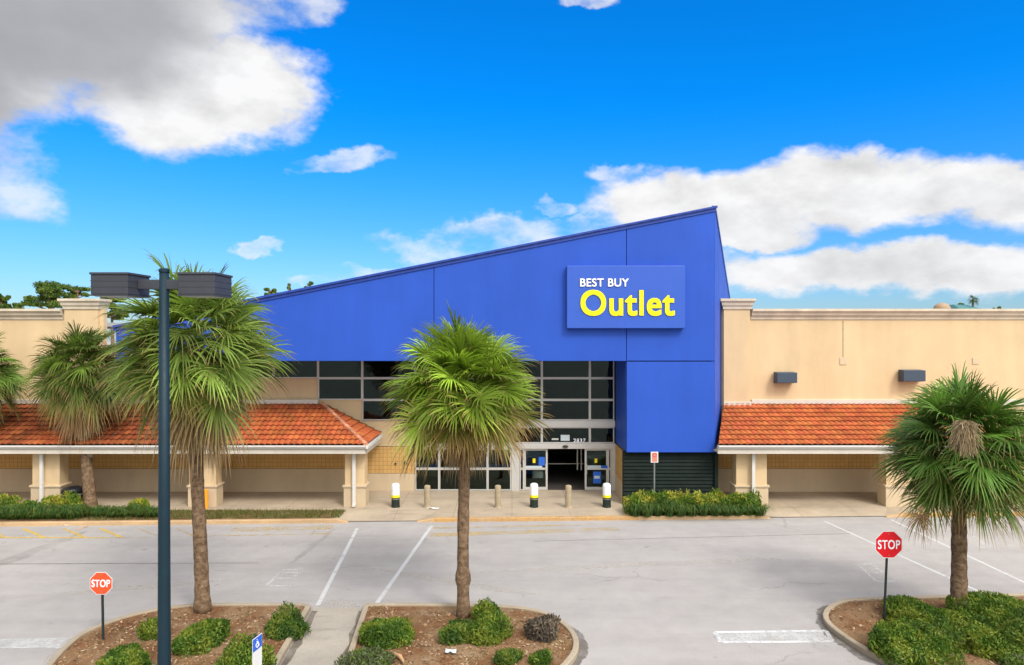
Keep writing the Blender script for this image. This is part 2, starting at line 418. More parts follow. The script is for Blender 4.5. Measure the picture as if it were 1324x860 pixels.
class MB:
    def __init__(s): s.v = []; s.f = []; s.mi = []; s.c = []; s.cur = 0
    def add(s, vs, fs, col=None):
        b = len(s.v)
        s.v += [tuple(p) for p in vs]
        s.f += [tuple(b + i for i in f) for f in fs]
        s.mi += [s.cur] * len(fs)
        if col is not None: s.c += [col] * len(vs)
    def box(s, x0, x1, y0, y1, z0, z1):
        s.add([(x0, y0, z0), (x1, y0, z0), (x1, y1, z0), (x0, y1, z0), (x0, y0, z1), (x1, y0, z1), (x1, y1, z1), (x0, y1, z1)],
              [(0, 3, 2, 1), (4, 5, 6, 7), (0, 1, 5, 4), (1, 2, 6, 5), (2, 3, 7, 6), (3, 0, 4, 7)])
        return s
    def prism(s, pts, d):            # polygon pts extruded by vector d
        n = len(pts); d = Vector(d)
        a = [Vector(p) for p in pts]
        nrm = Vector((0, 0, 0))
        for i in range(n): nrm += a[i].cross(a[(i + 1) % n])
        if nrm.dot(d) > 0: a.reverse()
        vs = a + [p + d for p in a]
        s.add(vs, [tuple(range(n)), tuple(range(2 * n - 1, n - 1, -1))] + [(i, n + i, n + (i + 1) % n, (i + 1) % n) for i in range(n)])
        return s
    def tube(s, path, rad, seg=10, cap=True):
        path = [Vector(p) for p in path]
        if not isinstance(rad, (list, tuple)): rad = [rad] * len(path)
        vs = []; fs = []; ref = None
        for i, p in enumerate(path):
            d = (path[min(i + 1, len(path) - 1)] - path[max(i - 1, 0)]).normalized()
            if ref is None: ref = Vector((1, 0, 0)) if abs(d.x) < 0.8 else Vector((0, 1, 0))
            u = (ref - d * ref.dot(d)).normalized(); w = d.cross(u); ref = u
            for k in range(seg):
                a = 2 * math.pi * k / seg
                vs.append(p + (u * math.cos(a) + w * math.sin(a)) * rad[i])
        for i in range(len(path) - 1):
            for k in range(seg):
                k2 = (k + 1) % seg
                fs.append((i * seg + k, i * seg + k2, (i + 1) * seg + k2, (i + 1) * seg + k))
        if cap: fs += [tuple(range(seg - 1, -1, -1)), tuple(range((len(path) - 1) * seg, len(path) * seg))]
        s.add(vs, fs); return s
    def lathe(s, c, prof, seg=20):   # prof: (r, z) list
        vs = []; fs = []
        for r_, z_ in prof:
            for k in range(seg):
                a = 2 * math.pi * k / seg
                vs.append((c[0] + r_ * math.cos(a), c[1] + r_ * math.sin(a), c[2] + z_))
        for i in range(len(prof) - 1):
            for k in range(seg):
                k2 = (k + 1) % seg
                fs.append((i * seg + k, i * seg + k2, (i + 1) * seg + k2, (i + 1) * seg + k))
        fs += [tuple(range(seg - 1, -1, -1)), tuple(range((len(prof) - 1) * seg, len(prof) * seg))]
        s.add(vs, fs); return s
    def build(s, name, mat, parent=None, org=None, smooth=False, bevel=0.0):
        o_ = Vector((0, 0, 0))
        if parent is not None: o_ = ORG.get(parent.name, o_)
        if org is not None: o_ = Vector(org)
        me = bpy.data.meshes.new(name)
        arr = np.array(s.v, dtype=np.float64) - np.array(o_)
        me.from_pydata(arr.tolist(), [], s.f)
        mats = mat if isinstance(mat, (list, tuple)) else [mat]
        for m in mats: me.materials.append(m)
        if len(mats) > 1: me.polygons.foreach_set('material_index', s.mi)
        if s.c and len(s.c) == len(s.v):
            ca = me.color_attributes.new('tint', 'FLOAT_COLOR', 'POINT')
            cc = np.ones((len(s.c), 4), dtype=np.float32); cc[:, :3] = np.array(s.c, dtype=np.float32)[:, :3]
            ca.data.foreach_set('color', cc.ravel())
        if smooth: me.polygons.foreach_set('use_smooth', [True] * len(me.polygons))
        me.update()
        o = bpy.data.objects.new(name, me); COL.objects.link(o)
        if parent is not None:
            o.parent = parent
        else:
            o.location = o_
        ORG[o.name] = o_
        if bevel:
            b = o.modifiers.new('bevel', 'BEVEL'); b.width = bevel; b.segments = 2; b.limit_method = 'ANGLE'
        return o

def X(px, Y): return (px - 662) * Y / F
def Z(py, Y): return CAM_H - (py - 430) * Y / F
def P(px, py, Y): return Vector((X(px, Y), Y, Z(py, Y)))
def G(px, py, z=0.0):
    Y = F * (CAM_H - z) / (py - 430)
    return Vector(((px - 662) * Y / F, Y, z))
def sheet(pts, z=None):
    mb = MB(); mb.add([(p[0], p[1], p[2] if z is None else z) for p in pts], [tuple(range(len(pts)))])
    a = sum(pts[i][0] * pts[(i + 1) % len(pts)][1] - pts[(i + 1) % len(pts)][0] * pts[i][1] for i in range(len(pts)))
    if a < 0: mb.f = [tuple(reversed(mb.f[0]))]
    return mb
def strip(p, q, w, z):
    p = Vector(p); q = Vector(q); d = (q - p).normalized(); n = Vector((-d.y, d.x, 0)) * w / 2
    return [(p + n).to_tuple()[:2] + (z,), (p - n).to_tuple()[:2] + (z,), (q - n).to_tuple()[:2] + (z,), (q + n).to_tuple()[:2] + (z,)]

def text_geom(body, offset=0.0, extrude=0.05, spacing=1.0):
    cu = bpy.data.curves.new('lettering', 'FONT'); cu.body = body; cu.offset = offset; cu.extrude = extrude; cu.space_character = spacing
    cu.resolution_u = 6
    ob = bpy.data.objects.new('lettering_source', cu); COL.objects.link(ob)
    dg = bpy.context.evaluated_depsgraph_get(); dg.update()
    me = bpy.data.meshes.new_from_object(ob.evaluated_get(dg))
    vs = np.array([v.co[:] for v in me.vertices]); fs = [tuple(p.vertices) for p in me.polygons]
    bpy.data.objects.remove(ob); bpy.data.curves.remove(cu); bpy.data.meshes.remove(me)
    mn = vs.min(0); mx = vs.max(0)
    vs = (vs - mn) / np.maximum(mx - mn, 1e-6)
    return vs, fs
def text_on(mb, body, o, ux, uz, w, h, depth, bold=0.0, spacing=1.0):
    """letters filling a w x h box with lower-left corner o, axes ux, uz; standing out by depth along ux x uz.
    bold: stroke thickening in metres, built from outlines shifted round a square, each a hair deeper than the last"""
    vs, fs = text_geom(body, 0.0, 0.05, spacing)
    ux = Vector(ux); uz = Vector(uz); n = ux.cross(uz)
    N = 12 if bold else 1
    for k in range(N):
        du, dv = (bold * q for q in ((-1, -1), (-.33, -1), (.33, -1), (1, -1), (1, -.33), (1, .33), (1, 1), (.33, 1), (-.33, 1), (-1, 1), (-1, .33), (-1, -.33))[k])
        mb.add([Vector(o) + ux * (bold + du + v[0] * (w - 2 * bold)) + uz * (bold + dv + v[1] * (h - 2 * bold)) + n * (v[2] * (depth + .0008 * k)) for v in vs], fs)

# ------------------------------------------------------------------ ground, kerbs, markings
DG, DF, DW, DC, DE = 33.8, 30.8, 33.6, 30.7, 30.1      # glass line, blue front, side-wing walls, columns, eaves
SW = 0.15
def YK(x): return 28.82 + 0.036 * x

mb = MB(); s_ = 600
mb.add([(-s_, -s_, 0), (s_, -s_, 0), (s_, s_, 0), (-s_, s_, 0)], [(0, 1, 2, 3)])
tag(mb.build('ground', M_asphalt), kind='structure')

# sidewalk slab, with the kerb as its front edge; drops to the road at the two ramps
mb = MB()
xs = [-60, -7.4, -6.9, -4.0, -3.3, 10.4, 11.1, 16.2, 16.9, 60]
zs = [SW, SW, 0.03, 0.03, SW, SW, 0.03, 0.03, SW, SW]
vs = []
for x, z in zip(xs, zs):
    yk = YK(x) + 0.16
    vs += [(x, yk, z), (x, yk + 1.1, SW), (x, 35.2, SW)]
fs = []
for i in range(len(xs) - 1):
    a = i * 3
    fs += [(a, a + 3, a + 4, a + 1), (a + 1, a + 4, a + 5, a + 2)]
mb.add(vs, fs)
tag(mb.build('sidewalk', M_walk), kind='structure')
def kerb_run(name, pts_xz, mat, w=0.16, kind='structure'):
    mb = MB(); vs = []; fs = []
    for x, z in pts_xz:
        y = YK(x)
        vs += [(x, y, 0), (x, y + 0.015, z - 0.02), (x, y + 0.04, z + 0.003), (x, y + w + 0.03, z + 0.003), (x, y + w + .03, -0.02)]
    n = 5
    for i in range(len(pts_xz) - 1):
        for k in range(n - 1): fs.append((i * n + k, (i + 1) * n + k, (i + 1) * n + k + 1, i * n + k + 1))
    fs += [tuple(range(n - 1, -1, -1)), tuple(range((len(pts_xz) - 1) * n, len(pts_xz) * n))]
    mb.add(vs, fs)
    return tag(mb.build(name, mat), kind=kind)
kerb_run('kerb', [(-60, SW), (-30, SW), (-7.4, SW), (-6.9, 0.035)], M_kerbtan)
kerb_run('kerb', [(-4.0, 0.035), (-3.3, SW), (5.0, SW), (10.4, SW), (11.1, 0.035)], M_kerbtan)
kerb_run('kerb', [(16.2, 0.035), (16.9, SW), (60, SW)], M_kerbtan)
def kerb_paint(x0, x1):
    mb = MB(); vs = []; fs = []; N = 12
    for i in range(N + 1):
        x = x0 + (x1 - x0) * i / N; y = YK(x)
        vs += [(x, y - 0.004, 0.01), (x, y + 0.011, SW - 0.018), (x, y + 0.038, SW + 0.007), (x, y + 0.18, SW + 0.007)]
    for i in range(N):
        for k in range(3): fs.append((i * 4 + k, i * 4 + 4 + k, i * 4 + 5 + k, i * 4 + k + 1))
    mb.add(vs, fs); tag(mb.build('kerb_paint', M_kerbyellow), kind='structure')
kerb_paint(-3.3, 5.4); kerb_paint(16.9, 40)

def catmull(pts, n=6):
    out = []; N = len(pts)
    for i in range(N - 1):
        p0 = pts[max(i - 1, 0)]; p1 = pts[i]; p2 = pts[i + 1]; p3 = pts[min(i + 2, N - 1)]
        for k in range(n):
            t = k / n
            out.append(0.5 * ((2 * p1) + (p2 - p0) * t + (2 * p0 - 5 * p1 + 4 * p2 - p3) * t * t + (3 * p1 - p0 - 3 * p2 + p3) * t ** 3))
    out.append(pts[-1]); return out

def offset_in(loop, d):
    n = len(loop); area = sum(loop[i].x * loop[(i + 1) % n].y - loop[(i + 1) % n].x * loop[i].y for i in range(n))
    sg = 1 if area > 0 else -1
    res = []
    for i in range(n):
        a = loop[i - 1]; b = loop[i]; c = loop[(i + 1) % n]
        d1 = (b - a); d2 = (c - b); d1.z = d2.z = 0
        if d1.length < 1e-6: d1 = d2
        if d2.length < 1e-6: d2 = d1
        d1.normalize(); d2.normalize()
        n1 = Vector((-d1.y, d1.x, 0)) * sg; n2 = Vector((-d2.y, d2.x, 0)) * sg
        m_ = (n1 + n2)
        if m_.length < 1e-4: m_ = n1
        m_.normalize(); k = max(m_.dot(n1), 0.4)
        res.append(b + m_ * (d / k))
    return res

def inside(p, loop):
    c = False; n = len(loop); j = n - 1
    for i in range(n):
        if ((loop[i].y > p[1]) != (loop[j].y > p[1])) and (p[0] < (loop[j].x - loop[i].x) * (p[1] - loop[i].y) / (loop[j].y - loop[i].y + 1e-12) + loop[i].x): c = not c
        j = i
    return c

def soil_z(x, y, seed):
    return 0.10 + 0.07 * mnoise.noise((x * 0.7 + seed, y * 0.7, 0.3)) + 0.025 * mnoise.noise((x * 4 + seed, y * 4, 1.3))

def island(loop, seed):
    inner = offset_in(loop, 0.15)
    n = len(loop); mb = MB()
    o2 = offset_in(loop, 0.02); i2 = offset_in(loop, 0.13)
    rows = [[(p.x, p.y, 0.0) for p in loop], [(p.x, p.y, 0.13) for p in loop], [(p.x, p.y, 0.152) for p in o2], [(p.x, p.y, 0.152) for p in i2], [(p.x, p.y, 0.135) for p in inner], [(p.x, p.y, -0.05) for p in inner]]
    vs = [p for r_ in rows for p in r_]; fs = []
    for k in range(len(rows) - 1):
        for i in range(n):
            j = (i + 1) % n
            fs.append((k * n + i, k * n + j, (k + 1) * n + j, (k + 1) * n + i))
    mb.add(vs, fs)
    tag(mb.build('kerb', M_kerb), kind='structure')
    # soil: an uneven grid clipped to the loop
    bm = bmesh.new()
    bv = [bm.verts.new((p.x, p.y, 0.1)) for p in inner]
    f = bm.faces.new(bv)
    bmesh.ops.triangulate(bm, faces=[f])
    for _ in range(30):
        long_ = [e for e in bm.edges if e.calc_length() > 0.45]
        if not long_: break
        bmesh.ops.subdivide_edges(bm, edges=long_, cuts=1)
        bmesh.ops.triangulate(bm, faces=bm.faces[:])
    for v in bm.verts:
        v.co.z = soil_z(v.co.x, v.co.y, seed)
        if v.is_boundary: v.co.z = 0.10
    me = bpy.data.meshes.new('soil'); bm.normal_update()
    for f in bm.faces:
        if f.normal.z < 0: f.normal_flip()
    bm.to_mesh(me); bm.free(); me.materials.append(M_mulch)
    me.polygons.foreach_set('use_smooth', [True] * len(me.polygons))
    o = bpy.data.objects.new('soil', me); COL.objects.link(o); tag(o, kind='structure')
    # loose bark and dry leaves
    rng = random.Random(seed); mb = MB()
    xs_ = [p.x for p in inner]; ys_ = [p.y for p in inner]; cnt = 0
    pal = [(0.30, 0.18, 0.09), (0.20, 0.11, 0.055), (0.42, 0.30, 0.18), (0.12, 0.065, 0.035), (0.30, 0.16, 0.07), (0.40, 0.29, 0.18)]
    for _ in range(9000):
        x = rng.uniform(min(xs_), max(xs_)); y = rng.uniform(max(min(ys_), 13.5), max(ys_))
        if not inside((x, y), inner): continue
        if mnoise.noise((x * 1.3, y * 1.3, seed)) < rng.uniform(-0.7, 0.3): continue
        cnt += 1
        if cnt > 3600: break
        L = rng.uniform(0.015, 0.05); w = L * rng.uniform(0.25, 0.6); a = rng.uniform(0, 6.28); z = soil_z(x, y, seed) + 0.012
        u = Vector((math.cos(a), math.sin(a), rng.uniform(-.35, .35))) * L; v = Vector((-math.sin(a), math.cos(a), rng.uniform(-.4, .4))) * w
        c = Vector((x, y, z)); k = rng.choice(pal); g = rng.uniform(.7, 1.2)
        mb.add([c - u - v, c + u - v * .6, c + u * .8 + v, c - u * .9 + v * .8], [(0, 1, 2, 3)], (k[0] * g, k[1] * g, k[2] * g))
    tag(mb.build('mulch_litter', M_chip), kind='stuff')
    return inner

def corner_loop(smooth_px, rest_px):
    pts = catmull([G(*p) for p in smooth_px], 5)
    return pts + [G(*p) for p in rest_px]
LOOP_L = corner_loop([(38, 930), (48, 885), (65, 860), (83, 841), (105, 824), (140, 809), (181, 797), (227, 789), (275, 786), (394, 786)], [(402, 789), (362, 860), (336, 905), (318, 935)])
LOOP_M = corner_loop([(474, 786), (551, 786), (620, 787), (660, 789), (690, 793), (714, 800), (734, 813), (746, 828), (748, 845), (738, 862), (715, 884), (680, 905)], [(640, 935), (425, 935), (433, 905), (446, 860), (470, 789)])
LOOP_R = corner_loop([(1400, 771), (1240, 775), (1140, 778), (1098, 780), (1078, 785), (1066, 794), (1064, 804), (1073, 816), (1100, 836), (1150, 864), (1220, 899)], [(1290, 935), (1560, 935), (1560, 769)])
IN_L = island(LOOP_L, 3); IN_M = island(LOOP_M, 11); IN_R = island(LOOP_R, 23)

# concrete path between the two left islands
pth = [G(405, 786), G(468, 786), G(444, 860), G(424, 935), G(319, 935), G(364, 860)]
tag(sheet(pth, 0.014).build('path', M_path), kind='structure')

def path_grime_shade(a, b, w, side):  # dirt beside the path kerbs, with the kerb's cast dark band painted in
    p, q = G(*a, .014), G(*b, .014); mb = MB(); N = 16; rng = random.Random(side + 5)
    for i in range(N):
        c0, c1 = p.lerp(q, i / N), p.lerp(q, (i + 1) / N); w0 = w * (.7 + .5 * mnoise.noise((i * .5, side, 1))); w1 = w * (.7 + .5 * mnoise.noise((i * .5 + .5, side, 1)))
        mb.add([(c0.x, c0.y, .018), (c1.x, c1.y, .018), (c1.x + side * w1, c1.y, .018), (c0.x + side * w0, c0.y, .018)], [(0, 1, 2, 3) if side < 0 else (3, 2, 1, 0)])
    tag(mb.build('path_stain_shade', M_grime_shade), kind='structure')
path_grime_shade((403, 790), (337, 905), .26, 1); path_grime_shade((470, 790), (433, 905), .2, -1)
# painted lines
def line(a, b, w, mat, name='road_marking', z=0.005):
    tag(sheet(strip(G(*a), G(*b), w, z)).build(name, mat), kind='structure')
line((411, 783), (462, 683), 0.13, M_white_line)
line((486, 782), (558, 680), 0.13, M_white_line)
line((1066, 674), (1268, 766), 0.11, M_white_line)
line((1152, 672), (1345, 763), 0.11, M_white_line)
def frame_px(q, w, mat):
    # worn stop bar: solid border, thin paint inside
    a, b, c, d = [G(*p) for p in q]
    for p, r_ in ((a, b), (b, c), (c, d), (d, a)): tag(sheet(strip(p, r_, w, 0.009)).build('road_marking', mat), kind='structure')
    tag(sheet([a, b, c, d], 0.005).build('road_marking', M_faint), kind='structure')
frame_px([(924, 818), (1068, 816), (1077, 830), (932, 831)], 0.11, M_stopbar)
frame_px([(-40, 828), (106, 826), (84, 838), (-40, 838)], 0.07, M_faint)
# hatch by the left kerb
for x in (-20, 30, 82, 130, 180, 228):
    line((x, 683.5), (x + 27, 695), 0.14, M_yellow_line if x < 140 else M_faintyellow)
line((-60, 695), (140, 695.5), 0.14, M_yellow_line, z=0.007)
line((140, 695.5), (430, 690), 0.14, M_faintyellow)
line((300, 685), (430, 682), 0.6, M_faintyellow)
line((556, 692), (800, 684), 0.5, M_faintyellow)
line((560, 683), (770, 678.5), 0.22, M_faintyellow, z=0.008)
# worn stencils on the drive
def stencil(strokes, mat=M_faint, w=0.10):
    for i, (a, b) in enumerate(strokes): line(a, b, w, mat, z=0.005 + 0.0004 * i)
stencil([((346, 758), (376, 758)), ((345, 757), (361, 741)), ((360, 741), (388, 741)), ((366, 737), (392, 736.5)), ((357, 748), (384, 748)), ((376, 757), (374, 753)), ((380, 746), (386, 742))])
stencil([((1104, 731), (1130, 729)), ((1110, 731), (1133, 752)), ((1133, 752), (1160, 752)), ((1160, 751), (1150, 745)), ((1122, 741), (1143, 741)), ((1142, 741), (1130, 732)), ((1124, 736), (1136, 736))])
stencil([((1262, 708), (1287, 708)), ((1256, 692), (1274, 705)), ((1262, 700), (1274, 700))])
stencil([((577, 715), (592, 715)), ((578, 709), (582, 709)), ((580, 699), (590, 698))])
# stains, seams and sand
def stain(a, b, w, seed, mat=None, z=0.003):
    rng = random.Random(seed); p, q = G(*a), G(*b); d = (q - p); n = Vector((-d.y, d.x, 0)).normalized(); N = 14; l = []; r = []
    for i in range(N + 1):
        t = i / N; ww = w * (math.sin(math.pi * min(max(t, .02), .98)) ** .6) * rng.uniform(.6, 1.1); c = p + d * t + n * rng.uniform(-.06, .06)
        l.append(c + n * ww / 2); r.append(c - n * ww / 2)
    mb = MB()
    for i in range(N): mb.add([tuple(v[:2]) + (z,) for v in (l[i], r[i], r[i + 1], l[i + 1])], [(0, 1, 2, 3)])
    tag(mb.build('road_stain', mat or M_stain), kind='structure')
stain((-60, 752), (112, 687), .7, 1); stain((376, 729), (432, 684), .3, 2)
stain((620, 740), (1000, 722), .5, 4, M_dust); stain((480, 735), (700, 770), .5, 5, M_dust)
stain((-20, 775), (300, 750), .5, 7, M_dust)
line((-30, 729.5), (335, 728), 0.07, M_crackfill, 'road_seam', 0.0035)
line((690, 700), (1100, 690), 0.05, M_crackfill, 'road_seam', 0.0035)
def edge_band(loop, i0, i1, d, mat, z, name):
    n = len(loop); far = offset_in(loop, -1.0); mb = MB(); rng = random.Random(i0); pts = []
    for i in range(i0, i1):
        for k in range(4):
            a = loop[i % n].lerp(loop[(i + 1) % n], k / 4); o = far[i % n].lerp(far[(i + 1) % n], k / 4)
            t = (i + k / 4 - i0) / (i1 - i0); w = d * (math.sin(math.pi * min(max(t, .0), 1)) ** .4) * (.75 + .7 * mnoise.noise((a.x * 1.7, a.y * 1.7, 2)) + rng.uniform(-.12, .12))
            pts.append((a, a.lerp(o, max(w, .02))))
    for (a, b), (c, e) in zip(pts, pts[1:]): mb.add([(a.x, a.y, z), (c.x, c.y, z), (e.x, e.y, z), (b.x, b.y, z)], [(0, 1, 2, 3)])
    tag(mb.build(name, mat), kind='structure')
edge_band(LOOP_R, 18, 50, 0.34, M_grime_shade, 0.0062, 'road_stain')
edge_band(LOOP_M, 22, 55, 0.26, M_grime_shade, 0.0062, 'road_stain')
edge_band(LOOP_L, 0, 44, 0.28, M_dust, 0.0062, 'road_stain')
tag(sheet([G(410, 785), G(466, 785), G(455, 776), G(425, 776)], 0.0036).build('road_stain', M_dust), kind='structure')
tag(sheet([G(560, 785), G(640, 786), G(630, 776), G(575, 778)], 0.0036).build('road_stain', M_dust), kind='structure')

# ------------------------------------------------------------------ blue store
ST = thing('store_building', (0, 33, 0), 'tall blue store front with slanted roofline, wide dark windows and sliding entrance doors', 'store')
def front_panel(px_pts, thick=0.12, y=DF):
    mb = MB(); mb.prism([P(a, b, y) for a, b in px_pts], (0, thick, 0))
    return mb.build('facade_panel', M_blue, ST, bevel=0.012)
def top_y(px): return 267 + (925 - px) * 0.2005
g = 0.36
front_panel([(150, top_y(150)), (561 - g, top_y(561 - g)), (561 - g, 466.8), (150, 466.8)])
front_panel([(561 + g, top_y(561 + g)), (810 - g, top_y(810 - g)), (810 - g, 466.8), (561 + g, 466.8)])
front_panel([(810 + g, top_y(810 + g)), (924, top_y(924)), (924, 466.5), (810 + g, 466.5)])
front_panel([(810 + g, 467.8), (924, 467.8), (924, 585), (810 + g, 585)])
mb = MB()     # body behind the panels: darker in the joints, the side return and the soffit
yb = DF + 0.115
xl, xr = X(150, DF), X(923.6, DF)
mb.prism([(xl, yb, Z(466.5, DF)), (X(810.5, DF), yb, Z(466.5, DF)), (X(810.5, DF), yb, Z(584.6, DF)), (xr, yb, Z(584.6, DF)), (xr, yb, Z(top_y(923.6), DF) - .05), (xl, yb, Z(top_y(150), DF) - .05)], (0, 0.05, 0))
mb.build('joint_backing', M_gap, ST)
mb = MB()     # left return of the lower panel
mb.prism([(X(810, DF) + 0.0, DF + 0.17, Z(467, DF)), (X(810, DF), DF + 0.17, Z(585, DF)), (X(795.5, DG), DG - 0.1, Z(585, DF)), (X(795.5, DG), DG - 0.1, Z(467, DF))], (0.12, 0, 0))
mb.build('side_return', M_blue, ST)
mb = MB(); mb.box(xl, X(795, DG), DF + 0.17, DG + 0.3, Z(466.5, DF), Z(466.5, DF) + 0.1); mb.build('soffit', M_blue, ST)
mb = MB(); mb.box(X(795.5, DG) + .12, xr, DF + 0.17, DG + 0.3, Z(584.6, DF), Z(584.6, DF) + 0.1); mb.build('soffit', M_blue, ST)
# flared right side wall with falling top edge
A0 = Vector((X(924.5, DF), DF + 0.02, 0)); dirv = Vector((X(942.5, 38.6), 38.6, 0)) - A0
B0 = A0 + dirv * 1.25
zA = Z(top_y(925), DF) - 0.02
zB = zA + (Z(384, 38.6) - zA) * 1.25
mb = MB()
mb.prism([(A0.x, A0.y, Z(585, DF)), (B0.x, B0.y, Z(585, DF)), (B0.x, B0.y, zB), (A0.x, A0.y, zA)], (-0.12, 0.05, 0))
mb.build('side_wall', M_blue, ST)
mb = MB()
mb.prism([(A0.x - .14, A0.y, zA - .10), (B0.x - .14, B0.y, zB + .02), (B0.x + .05, B0.y, zB + .02), (A0.x + .05, A0.y, zA - .10)], (0, 0, 0.16))
mb.build('coping', M_bluetrim, ST)
# roof sheet and front coping (two stepped courses and a ribbed drip edge)
mb = MB()
zl = Z(top_y(150), DF)
mb.prism([(xl, DF + .16, zl - .06), (xr, DF + .16, zA - .06), (B0.x - .2, B0.y, zB - .06), (xl, B0.y, zl - 1.8)], (0, 0, -0.15)); mb.build('roof', M_mouldroof, ST)
def slope_bar(y0, y1, dz0, dz1, name, mat, over=0.0):
    mb = MB()
    mb.prism([(xl - .1, y0, zl + dz0), (X(925.6, DF) + over, y0, zA + dz0), (X(925.6, DF) + over, y0, zA + dz1), (xl - .1, y0, zl + dz1)], (0, y1 - y0, 0))
    return mb.build(name, mat, ST, bevel=0.008)
slope_bar(DF - 0.05, DF + 0.20, -0.20, -0.06, 'coping', M_bluetrim)
slope_bar(DF - 0.11, DF + 0.24, -0.058, 0.05, 'coping', M_bluetrim, 0.05)
mb = MB()
vs = []; n_ = 220
for i in range(n_ + 1):
    t_ = i / n_; x = xl + (X(925, DF) - xl) * t_; z = zl + (zA - zl) * t_; d = .012 if i % 4 < 2 else 0.0
    vs += [(x, DF - 0.112, z - .04), (x, DF - 0.120 - d, z - .04), (x, DF - 0.120 - d, z + .03), (x, DF - .112, z + .03)]
mb.add(vs, [(4 * i + a, 4 * i + 4 + a, 4 * i + 4 + (a + 1) % 4, 4 * i + (a + 1) % 4) for i in range(n_) for a in range(4)])
mb.build('drip_edge', M_bluetrim, ST)
# dark louvre under the lower panel
mb = MB(); mb.box(X(806.5, DF), X(926, DF), DF + 0.30, DF + 0.42, SW, Z(584.9, DF)); lv = mb.build('louver', M_louver, ST)
mb = MB()
zz = SW + 0.12
while zz < Z(588, DF):
    mb.prism([(X(807.5, DF), DF + 0.26, zz), (X(807.5, DF), DF + 0.265, zz - 0.012), (X(807.5, DF), DF + 0.30, zz + 0.09), (X(807.5, DF), DF + 0.30, zz + 0.11)], (X(925, DF) - X(807.5, DF), 0, 0)); zz += 0.165
mb.build('slat', M_louver, lv)
mb = MB(); mb.box(X(926, DF) - .02, X(926, DF) + .14, DF + .16, DF + .44, SW, Z(584.8, DF)); mb.build('louver_frame', M_louver, ST)

# cream walls at the glass line
wy0, wy1 = DG + 0.02, DG + 0.22
def wall(pxa, pya, pxb, pyb, mat, name='wall', y0=None, ext=0.0):
    y0 = wy0 if y0 is None else y0
    mb = MB(); mb.box(X(pxa, DG), X(pxb, DG), y0, wy1, Z(pyb, DG) - ext, Z(pya, DG)); return mb.build(name, mat, ST)
wall(120, 460, 350, 640, M_cream)
wall(350, 489.5, 411.0, 640, M_cream)
wall(411.0, 517, 468.0, 640, M_cream)
wall(468.0, 544, 536.5, 577, M_cream)
wall(468.0, 577.8, 536.5, 612, M_block)
mb = MB(); mb.box(X(468, DG), X(536.5, DG), wy0 + .03, wy1 - .01, Z(577.8, DG), Z(577, DG)); mb.build('joint_backing', M_gap, ST)
mb = MB(); mb.box(X(468, DG), X(536.5, DG), wy0 - .03, wy1, SW - .05, Z(612.4, DG)); mb.build('wall_base', M_creamlt, ST)
for (xx, yy_, r_) in ((511.5, 599.5, .05), (524.5, 598.5, .09)):
    mb = MB(); c = P(xx, yy_, wy0)
    mb.tube([(c.x, c.y - .06, c.z), (c.x, c.y + .02, c.z)], r_, 10); mb.build('wall_vent', M_rail, ST)
# return wall under the blue side face
mb = MB(); xr0, xr1 = X(795.8, DG), X(806, DF + .4)
mb.prism([(xr0, DG, Z(612, DG)), (xr1, DF + .32, Z(612, DG)), (xr1, DF + .32, Z(574, DG)), (xr0, DG, Z(574, DG))], (0.2, 0.05, 0)); mb.build('wall', M_block, ST)
mb = MB()
mb.prism([(xr0 - .03, DG, SW - .05), (xr1 - .03, DF + .32, SW - .05), (xr1 - .03, DF + .32, Z(612.3, DG)), (xr0 - .03, DG, Z(612.3, DG))], (0.2, 0.05, 0)); mb.build('wall_base', M_creamlt, ST)

# windows: each a frame with its pane
fw = 0.055
def window(pxa, pya, pxb, pyb, glass=M_glass, wl=fw, name='window'):
    x0, x1, z0, z1 = X(pxa, DG), X(pxb, DG), Z(pyb, DG), Z(pya, DG)
    y0, y1 = DG - 0.06, DG + 0.06; h = wl
    mb = MB()
    e = 0.003
    mb.box(x0 + e, x0 + h, y0, y1, z0 + e, z1 - e); mb.box(x1 - h, x1 - e, y0, y1, z0 + e, z1 - e)
    mb.box(x0 + h, x1 - h, y0 + .004, y1 - .004, z0 + e, z0 + h); mb.box(x0 + h, x1 - h, y0 + .004, y1 - .004, z1 - h, z1 - e)
    f = mb.build(name, M_alu, ST)
    mb = MB(); mb.box(x0 + h, x1 - h, DG - 0.006, DG + 0.006, z0 + h, z1 - h); mb.build('pane', glass, f)
    return f
cols = [296, 354, 411.6, 468.6, 537, 599, 661, 700.5, 762.5, 794]
rows = [(463, 489), (489, 517), (517, 543.5)]
for i in range(len(cols) - 1):
    for r_ in range(3):
        if i - 1 < r_ and not (i == 0 and r_ == 0): continue
        window(cols[i], rows[r_][0], cols[i + 1], rows[r_][1])
mb = MB(); mb.box(X(537, DG), X(795, DG), DG - 0.11, DG + 0.1, Z(552, DG), Z(543.7, DG)); mb.build('transom_band', M_alu, ST, bevel=.01)
for i in range(4, 9): window(cols[i], 552, cols[i + 1], 573)
mb = MB(); mb.box(X(537, DG), X(795.5, DG), DG - 0.10, DG + 0.1, Z(580, DG), Z(573.2, DG)); mb.build('header_band', M_alu, ST, bevel=.01)
low = [537, 568, 599, 630.5, 661]
for i in range(4):
    window(low[i], 580.2, low[i + 1], 606, M_glassclear); window(low[i], 606, low[i + 1], 634, M_glassclear)
mb = MB(); mb.box(X(661.3, DG), X(671.5, DG), DG - 0.08, DG + 0.1, SW, Z(580.2, DG)); mb.build('door_jamb', M_alu, ST)
mb = MB(); mb.box(X(790.5, DG), X(795.5, DG), DG - 0.08, DG + 0.1, SW, Z(580.2, DG)); mb.build('door_jamb', M_alu, ST)
window(671.8, 580.2, 677.5, 606, M_glassclear); window(671.8, 606, 677.5, 634, M_glassclear)
window(786, 580.2, 790.3, 606, M_glassclear); window(786, 606, 790.3, 634, M_glassclear)
